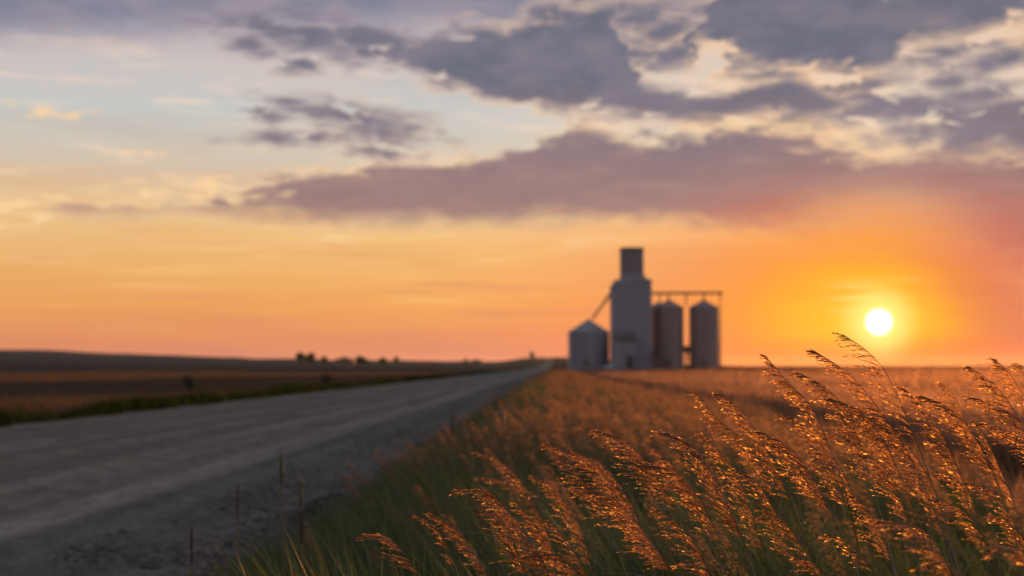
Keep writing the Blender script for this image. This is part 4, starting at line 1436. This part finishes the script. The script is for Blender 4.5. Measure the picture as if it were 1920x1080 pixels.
# (points tip -> down in photograph pixels, distance, options, label)
S = [
    ([(1580, 627), (1622, 655), (1657, 692), (1690, 758), (1716, 822), (1742, 890), (1765, 960)], 1.92, dict(L=0.052, dens=0.62, frac=0.62, droop=0.75, closed=0.15), 'tallest seed plume, its tip bent over the horizon just below the sun'),
    ([(1525, 657), (1578, 690), (1614, 724), (1650, 770), (1682, 815), (1722, 885), (1750, 950)], 1.93, dict(L=0.050, dens=1.0, frac=0.80, closed=0.2), 'golden plume with tip crossing the horizon, left neighbour of the tallest plume'),
    ([(1436, 667), (1470, 708), (1518, 758), (1541, 802), (1560, 850), (1580, 905), (1600, 985)], 1.95, dict(L=0.044, dens=1.1, frac=0.68, closed=0.4), 'bright golden plume with a pointed tip just breaking the horizon line'),
    ([(1500, 700), (1545, 724), (1580, 760), (1603, 805), (1622, 860), (1645, 940)], 1.98, dict(L=0.050, dens=1.2, frac=0.85), 'dense glowing plume below the horizon between two horizon-breaking plumes'),
    ([(1560, 748), (1612, 770), (1652, 818), (1690, 895), (1715, 960)], 1.96, dict(L=0.052, dens=1.2, frac=0.85, closed=0.3), 'bushy golden plume under the second tallest plume'),
    ([(1693, 727), (1736, 766), (1766, 812), (1792, 868), (1812, 930)], 2.02, dict(L=0.048, dens=0.9, frac=0.85), 'loose orange plume just right of the tallest stem'),
    ([(1730, 743), (1780, 764), (1816, 800), (1846, 852), (1872, 910), (1895, 980)], 1.93, dict(L=0.050, dens=1.15, frac=0.72, closed=0.45), 'dark-backed sharp plume arching right of the sun, below the horizon'),
    ([(1766, 718), (1790, 745), (1808, 785), (1822, 830), (1834, 880)], 2.55, dict(L=0.046, dens=0.8, frac=0.8), 'blurred plume standing behind, straight up under the open field right of the sun'),
    ([(1818, 688), (1868, 724), (1904, 774), (1932, 825), (1955, 890)], 1.94, dict(L=0.050, dens=1.0, frac=0.85, closed=0.35), 'sharp plume touching the horizon near the picture\'s right edge'),
    ([(1867, 673), (1897, 706), (1924, 750), (1945, 800)], 1.95, dict(L=0.044, dens=1.0, frac=0.9, closed=0.4), 'tall narrow plume above the horizon, cut by the right edge'),
    ([(1905, 680), (1935, 700), (1960, 750)], 2.5, dict(L=0.04, dens=0.8, frac=0.9), 'blurred plume tip at the right edge on the horizon'),
    ([(1842, 793), (1886, 806), (1924, 832), (1955, 880)], 1.9, dict(L=0.050, dens=1.0, frac=0.9, closed=0.4), 'nearly level plume pointing left out of the right edge'),
    ([(1824, 745), (1872, 764), (1918, 792), (1955, 840)], 1.97, dict(L=0.046, dens=0.9, frac=0.9), 'drooping plume in the gap between the two rightmost tall plumes'),
    ([(1828, 790), (1852, 830), (1880, 890), (1906, 955), (1925, 1020)], 2.08, dict(L=0.034, dens=0.9, frac=0.8, closed=0.6), 'thin straight plume with beady seeds low at the right'),
    ([(1118, 808), (1168, 824), (1205, 858), (1241, 912), (1282, 978), (1322, 1055)], 1.98, dict(L=0.050, dens=1.0, frac=0.66), 'first orange plume left of the dark arching plume, tip over brown verge'),
    ([(1305, 735), (1345, 785), (1390, 822), (1422, 866), (1452, 925), (1475, 990)], 2.18, dict(L=0.048, dens=0.95, frac=0.8), 'soft orange plume, left one of two side by side under the crop edge'),
    ([(1348, 738), (1390, 770), (1430, 830), (1462, 892), (1500, 985)], 2.0, dict(L=0.046, dens=1.1, frac=0.8, closed=0.35), 'orange plume, right one of two side by side under the crop edge'),
    ([(1250, 812), (1300, 838), (1345, 905), (1375, 970), (1400, 1032), (1416, 1080)], 1.90, dict(L=0.060, dens=1.35, frac=0.72, closed=0.62, droop=0.5), 'darkest dense plume with a thick arching back and backlit rim'),
    ([(1203, 872), (1268, 884), (1310, 930), (1340, 990), (1370, 1062)], 1.92, dict(L=0.060, dens=1.2, frac=0.8, closed=0.25), 'wide plume arching left just below the darkest plume'),
    ([(1426, 810), (1480, 838), (1528, 902), (1562, 965), (1595, 1040)], 1.93, dict(L=0.062, dens=1.35, frac=0.75, closed=0.35), 'large full plume with a long dark stem in the middle of the clump'),
    ([(1318, 815), (1365, 866), (1400, 930), (1422, 1000), (1440, 1060)], 2.22, dict(L=0.046, dens=1.0, frac=0.85), 'soft plume behind, between the darkest plume and the large full one'),
    ([(1230, 843), (1268, 880), (1300, 930), (1325, 990)], 2.25, dict(L=0.042, dens=0.9, frac=0.85), 'small soft plume tucked behind the darkest plume\'s left side'),
    ([(1430, 972), (1470, 979), (1502, 1020), (1536, 1078)], 1.9, dict(L=0.030, dens=0.9, frac=0.8, closed=0.6), 'thin hooked plume low in front of dark grass, bending left'),
    ([(1075, 850), (1128, 868), (1168, 918), (1196, 968), (1215, 1030)], 2.4, dict(L=0.046, dens=1.0, frac=0.8), 'soft pinkish plume behind, directly left of the first orange plume'),
    ([(1088, 914), (1148, 934), (1198, 984), (1240, 1042), (1266, 1085)], 1.91, dict(L=0.060, dens=1.2, frac=0.9), 'broad sharp plume spreading left above the bottom edge, left of centre clump'),
    ([(1275, 1060), (1308, 1063), (1332, 1088), (1350, 1120)], 1.9, dict(L=0.035, dens=0.9, frac=0.8), 'short plume tip poking in at the bottom edge under the wide plume'),
    ([(1232, 955), (1286, 996), (1320, 1050), (1342, 1100)], 1.97, dict(L=0.040, dens=0.9, frac=0.85, closed=0.4), 'slim plume leaning left between the broad plume and the wide one'),
    ([(683, 1007), (728, 1009), (756, 1036), (788, 1082), (815, 1130)], 1.9, dict(L=0.046, dens=0.55, frac=0.75, droop=0.5, closed=0.1, leaf=False), 'lone open plume bending left at the bottom, leftmost of the sharp plumes'),
    ([(782, 967), (820, 992), (846, 1042), (864, 1090)], 2.1, dict(L=0.026, dens=0.7, frac=0.85, closed=0.6), 'thin dark plume right of the lone leftmost plume'),
    ([(808, 964), (846, 985), (880, 1022), (914, 1078), (930, 1120)], 2.0, dict(L=0.034, dens=1.1, frac=0.8, closed=0.55), 'narrow orange plume glowing along its length near the bottom left'),
    ([(872, 919), (918, 924), (956, 960), (990, 1002), (1016, 1048), (1034, 1090)], 1.91, dict(L=0.050, dens=1.05, frac=0.85, closed=0.3), 'sharp plume with tip bent level over dark green verge'),
    ([(953, 886), (985, 914), (1012, 962), (1031, 1012), (1046, 1082)], 1.93, dict(L=0.034, dens=1.0, frac=0.8, closed=0.55), 'slender upright plume right behind the level-tipped one'),
    ([(918, 958), (945, 980), (970, 1036), (988, 1085)], 1.92, dict(L=0.036, dens=1.0, frac=0.9, closed=0.45), 'small bright plume under the level-tipped plume'),
    ([(968, 944), (1000, 980), (1040, 1040), (1060, 1090)], 1.95, dict(L=0.034, dens=0.9, frac=0.9, closed=0.45), 'leaning thin plume crossing the slender upright one'),
    ([(1025, 833), (1060, 850), (1092, 900), (1122, 945), (1150, 1010)], 2.12, dict(L=0.042, dens=0.95, frac=0.8, closed=0.35), 'pinkish plume, highest one left of the broad sharp plume'),
    ([(1052, 843), (1104, 860), (1150, 910), (1182, 955), (1205, 1010)], 2.2, dict(L=0.048, dens=1.0, frac=0.85), 'full pinkish plume overlapping the highest left one'),
    ([(890, 848), (934, 862), (980, 905), (1020, 960)], 2.9, dict(L=0.03, dens=0.6, frac=0.6), 'faint bare-looking stalk bending left over the blurred verge'),
    ([(895, 895), (950, 903), (1008, 930), (1060, 970)], 2.8, dict(L=0.036, dens=0.7, frac=0.7), 'faint blurred plume lying almost level over the dark verge'),
    ([(985, 1045), (1046, 1042), (1084, 1078), (1105, 1120)], 1.9, dict(L=0.044, dens=1.0, frac=0.9), 'plume arching left right at the bottom edge under the slender ones'),
    ([(1000, 893), (1040, 915), (1080, 972), (1098, 1020), (1115, 1080)], 2.5, dict(L=0.044, dens=0.95, frac=0.85), 'blurred reddish plume between the slender upright and the pinkish plumes'),
    ([(1028, 978), (1060, 1008), (1098, 1076), (1115, 1120)], 1.94, dict(L=0.034, dens=0.9, frac=0.85, closed=0.5), 'thin straight-backed plume lower left of the broad sharp plume'),
    ([(1650, 886), (1704, 893), (1742, 935), (1765, 990), (1782, 1050)], 1.42, dict(L=0.036, dens=0.75, frac=0.72, droop=0.5, closed=0.3), 'big blurred pink-orange plume close to the viewer, upper one of two'),
    ([(1648, 978), (1700, 986), (1748, 1022), (1782, 1068), (1800, 1110)], 1.38, dict(L=0.036, dens=0.8, frac=0.85, droop=0.5, closed=0.3), 'big blurred pink-orange plume close to the viewer, lower one of two'),
    ([(1732, 1062), (1772, 1056), (1806, 1080), (1830, 1130)], 1.36, dict(L=0.024, dens=0.7, frac=0.8), 'blurred plume tip at the bottom edge right of the close pink plumes'),
    ([(1868, 1036), (1900, 1027), (1932, 1048), (1960, 1100)], 1.3, dict(L=0.032, dens=0.9, frac=0.8), 'blurred bright plume tip in the bottom right corner'),
    ([(1745, 935), (1800, 954), (1832, 988), (1852, 1026), (1872, 1080)], 1.92, dict(L=0.040, dens=0.8, frac=0.75), 'sharp open plume right of the close pink plumes'),
    ([(1550, 1003), (1590, 1018), (1624, 1052), (1648, 1095)], 1.93, dict(L=0.034, dens=0.8, frac=0.85), 'thin plume bending left below the large full plume'),
    ([(1490, 1045), (1524, 1056), (1548, 1085), (1560, 1120)], 1.93, dict(L=0.03, dens=0.9, frac=0.9), 'short plume tip at the bottom edge below the thin hooked plume'),
    ([(1515, 850), (1560, 858), (1588, 900), (1604, 950), (1615, 1010)], 2.12, dict(L=0.036, dens=0.8, frac=0.7), 'faint plume in the dark gap right of the large full plume\'s back'),
    ([(1810, 905), (1856, 918), (1892, 962), (1915, 1020)], 1.98, dict(L=0.040, dens=0.85, frac=0.8), 'sharp brown plume low at the right beside the open plume'),
    ([(1598, 930), (1632, 960), (1660, 1020), (1680, 1085)], 1.95, dict(L=0.044, dens=1.0, frac=0.85), 'brown plume standing low under the bushy golden plume'),
    ([(1620, 850), (1660, 880), (1690, 940), (1712, 1010)], 2.06, dict(L=0.048, dens=1.0, frac=0.85), 'orange plume in the tangle straight below the sun'),
    ([(1755, 835), (1790, 868), (1820, 930), (1845, 1000)], 2.05, dict(L=0.046, dens=1.0, frac=0.8), 'orange plume in the tangle under the dark-backed arching plume'),
    ([(1468, 778), (1512, 800), (1548, 850), (1574, 915), (1590, 985)], 2.08, dict(L=0.048, dens=1.0, frac=0.85), 'orange plume filling the gap under the pointed horizon-breaking plume'),
    ([(1660, 812), (1702, 838), (1738, 890), (1764, 950), (1785, 1020)], 2.1, dict(L=0.050, dens=1.0, frac=0.85), 'plume just right of the tangle below the sun, level with the loose orange one'),
    ([(1380, 880), (1420, 905), (1452, 955), (1478, 1020), (1492, 1080)], 2.05, dict(L=0.046, dens=1.0, frac=0.85, closed=0.3), 'brown plume right of the darkest plume\'s lower stem'),
    ([(1160, 968), (1196, 985), (1226, 1030), (1246, 1085)], 2.08, dict(L=0.044, dens=1.0, frac=0.9), 'low brown plume under the broad sharp plume\'s spread'),
    ([(1700, 985), (1738, 1000), (1768, 1040), (1790, 1090)], 2.1, dict(L=0.042, dens=0.95, frac=0.9), 'low brown plume seen between the close pink plumes and the open one'),
    ([(1862, 965), (1900, 985), (1930, 1030), (1950, 1090)], 2.05, dict(L=0.044, dens=1.0, frac=0.9), 'low plume in the right corner above the blurred bright tip'),
]
for i, (pts, d, kw, lab) in enumerate(S):
    stalk(pts, d, lab, seed=i, **kw)


# extra out-of-focus stalks filling the clump between and behind
def clump_fill():
    rng = np.random.default_rng(31)
    V, F, A = [], [], []
    off = 0
    n = 12
    for k in range(n):
        d = rng.uniform(2.7, 3.8)
        px = rng.uniform(930, 2000)
        top = 985 - (px - 1000) * 0.16 + rng.normal(0, 50)
        p = px_at(px, top, d)
        h = p.z - float(H(np.array([p.x]), np.array([p.y]))[0])
        x, y = np.array([p.x + 0.2 * h]), np.array([p.y])
        v, f, a = mini_heads(x, y, np.array([h]), np.array([0.16]), rng, 420, np.array([0.055]), np.array([0.00055]), 0.25, 0.026)
        V.append(v); F.append(f + off); A.append(a); off += len(v)
    stuff('background_plumes', np.concatenate(V), np.concatenate(F), np.concatenate(A), M['dry'], 'soft out-of-focus mass of seed plumes behind the sharp stalks', 'grass')


clump_fill()


# ------------------------------------------------------------------ small verge things
def spike_stalk(px, top, bot, d, label, mat, fat=1.0):
    p, b = px_at(px, top, d), px_at(px + 1, bot, d)
    zg = float(H(np.array([b.x]), np.array([b.y]))[0])
    root = empty('spike_grass', (b.x, b.y, zg))
    tag(root, label, 'grass stalk', 'upright spike grasses at the road edge')
    path = np.array([(p.x - b.x, 0, p.z - zg), (0, 0, b.z - zg), (0.01, 0.0, (b.z - zg) * 0.5), (0.0, 0, 0)])
    v, f = tube_np(catmull(path[1:], 0.03), 0.0022, 0.0034)
    link('stem', np_mesh('stem', v, f, {'var': np.full(len(v), 0.6)}, True), M['stem'], root)
    m = 12
    u = np.linspace(0, 1, m)[:, None]
    pth = path[0] * (1 - u) + path[1] * u
    vv, ff = [], []
    tan = path[0] - path[1]
    v, f = tube_np(pth, 1, 1, 8)
    prof = 0.0050 * fat * np.sin(np.clip(np.linspace(0.04, 0.96, m), 0, 1) * math.pi) ** 0.5
    v = pth.repeat(8, 0) + (v - pth.repeat(8, 0)) * prof.repeat(8)[:, None] * np.random.default_rng(int(px)).uniform(0.8, 1.2, (m * 8, 1))
    link('spike', np_mesh('spike', v, f, {'var': np.full(len(v), 0.3)}, True), mat, root)


spike_stalk(527, 848, 908, 4.6, 'dark upright grass spike standing tallest against the gravel road', M['blade'], 1.15)
spike_stalk(563, 900, 952, 4.6, 'dark upright grass spike lower and right of the tallest one', M['blade'], 1.0)
spike_stalk(565, 956, 1020, 4.4, 'pale dry grass spike just under the lower dark one', M['stubble'], 0.9)
spike_stalk(444, 908, 985, 4.3, 'faint pale dry spike left of the dark spikes over the gravel', M['stubble'], 0.6)
spike_stalk(358, 988, 1060, 4.2, 'pale dry spike at the bottom edge, leftmost of the roadside spikes', M['stubble'], 0.8)
spike_stalk(848, 772, 822, 7.0, 'slender pinkish spike at the verge edge halfway along the road', M['stubble'], 0.9)


def marker_post():
    d = 13.5
    p = px_at(937, 773, d)
    zg = float(H(np.array([p.x]), np.array([p.y]))[0])
    root = empty('marker_post', (p.x, p.y, zg))
    tag(root, 'small black marker post with pale top half sunk in verge grass', 'post')
    h = p.z - zg
    bm = bmesh.new()
    bm_box(bm, -0.042, 0.042, -0.025, 0.025, -0.1, h - 0.035, 0.006)
    link('shaft', bm_mesh('shaft', bm), M['post_black'], root)
    bm = bmesh.new()
    bm_box(bm, -0.044, 0.044, -0.028, 0.028, h - 0.034, h, 0.008)
    link('reflector_cap', bm_mesh('reflector_cap', bm), M['post_white'], root)


marker_post()


# ------------------------------------------------------------------ air
def build_haze():
    bm = bmesh.new()
    bm_box(bm, -10000, 10000, -10000, 10000, -6.0, 48.0)
    me = bm_mesh('haze', bm)
    m, T, out = material('evening_haze')
    pv = T.node('ShaderNodeVolumePrincipled')
    pv.inputs['Color'].default_value = (0.9, 0.86, 0.84, 1)
    pv.inputs['Density'].default_value = 0.000010
    pv.inputs['Anisotropy'].default_value = 0.65
    T.t.links.new(pv.outputs[0], out.inputs['Volume'])
    o = link('haze', me, m)
    tag(o, 'thin warm evening haze over the fields', 'haze', None, 'stuff')


build_haze()
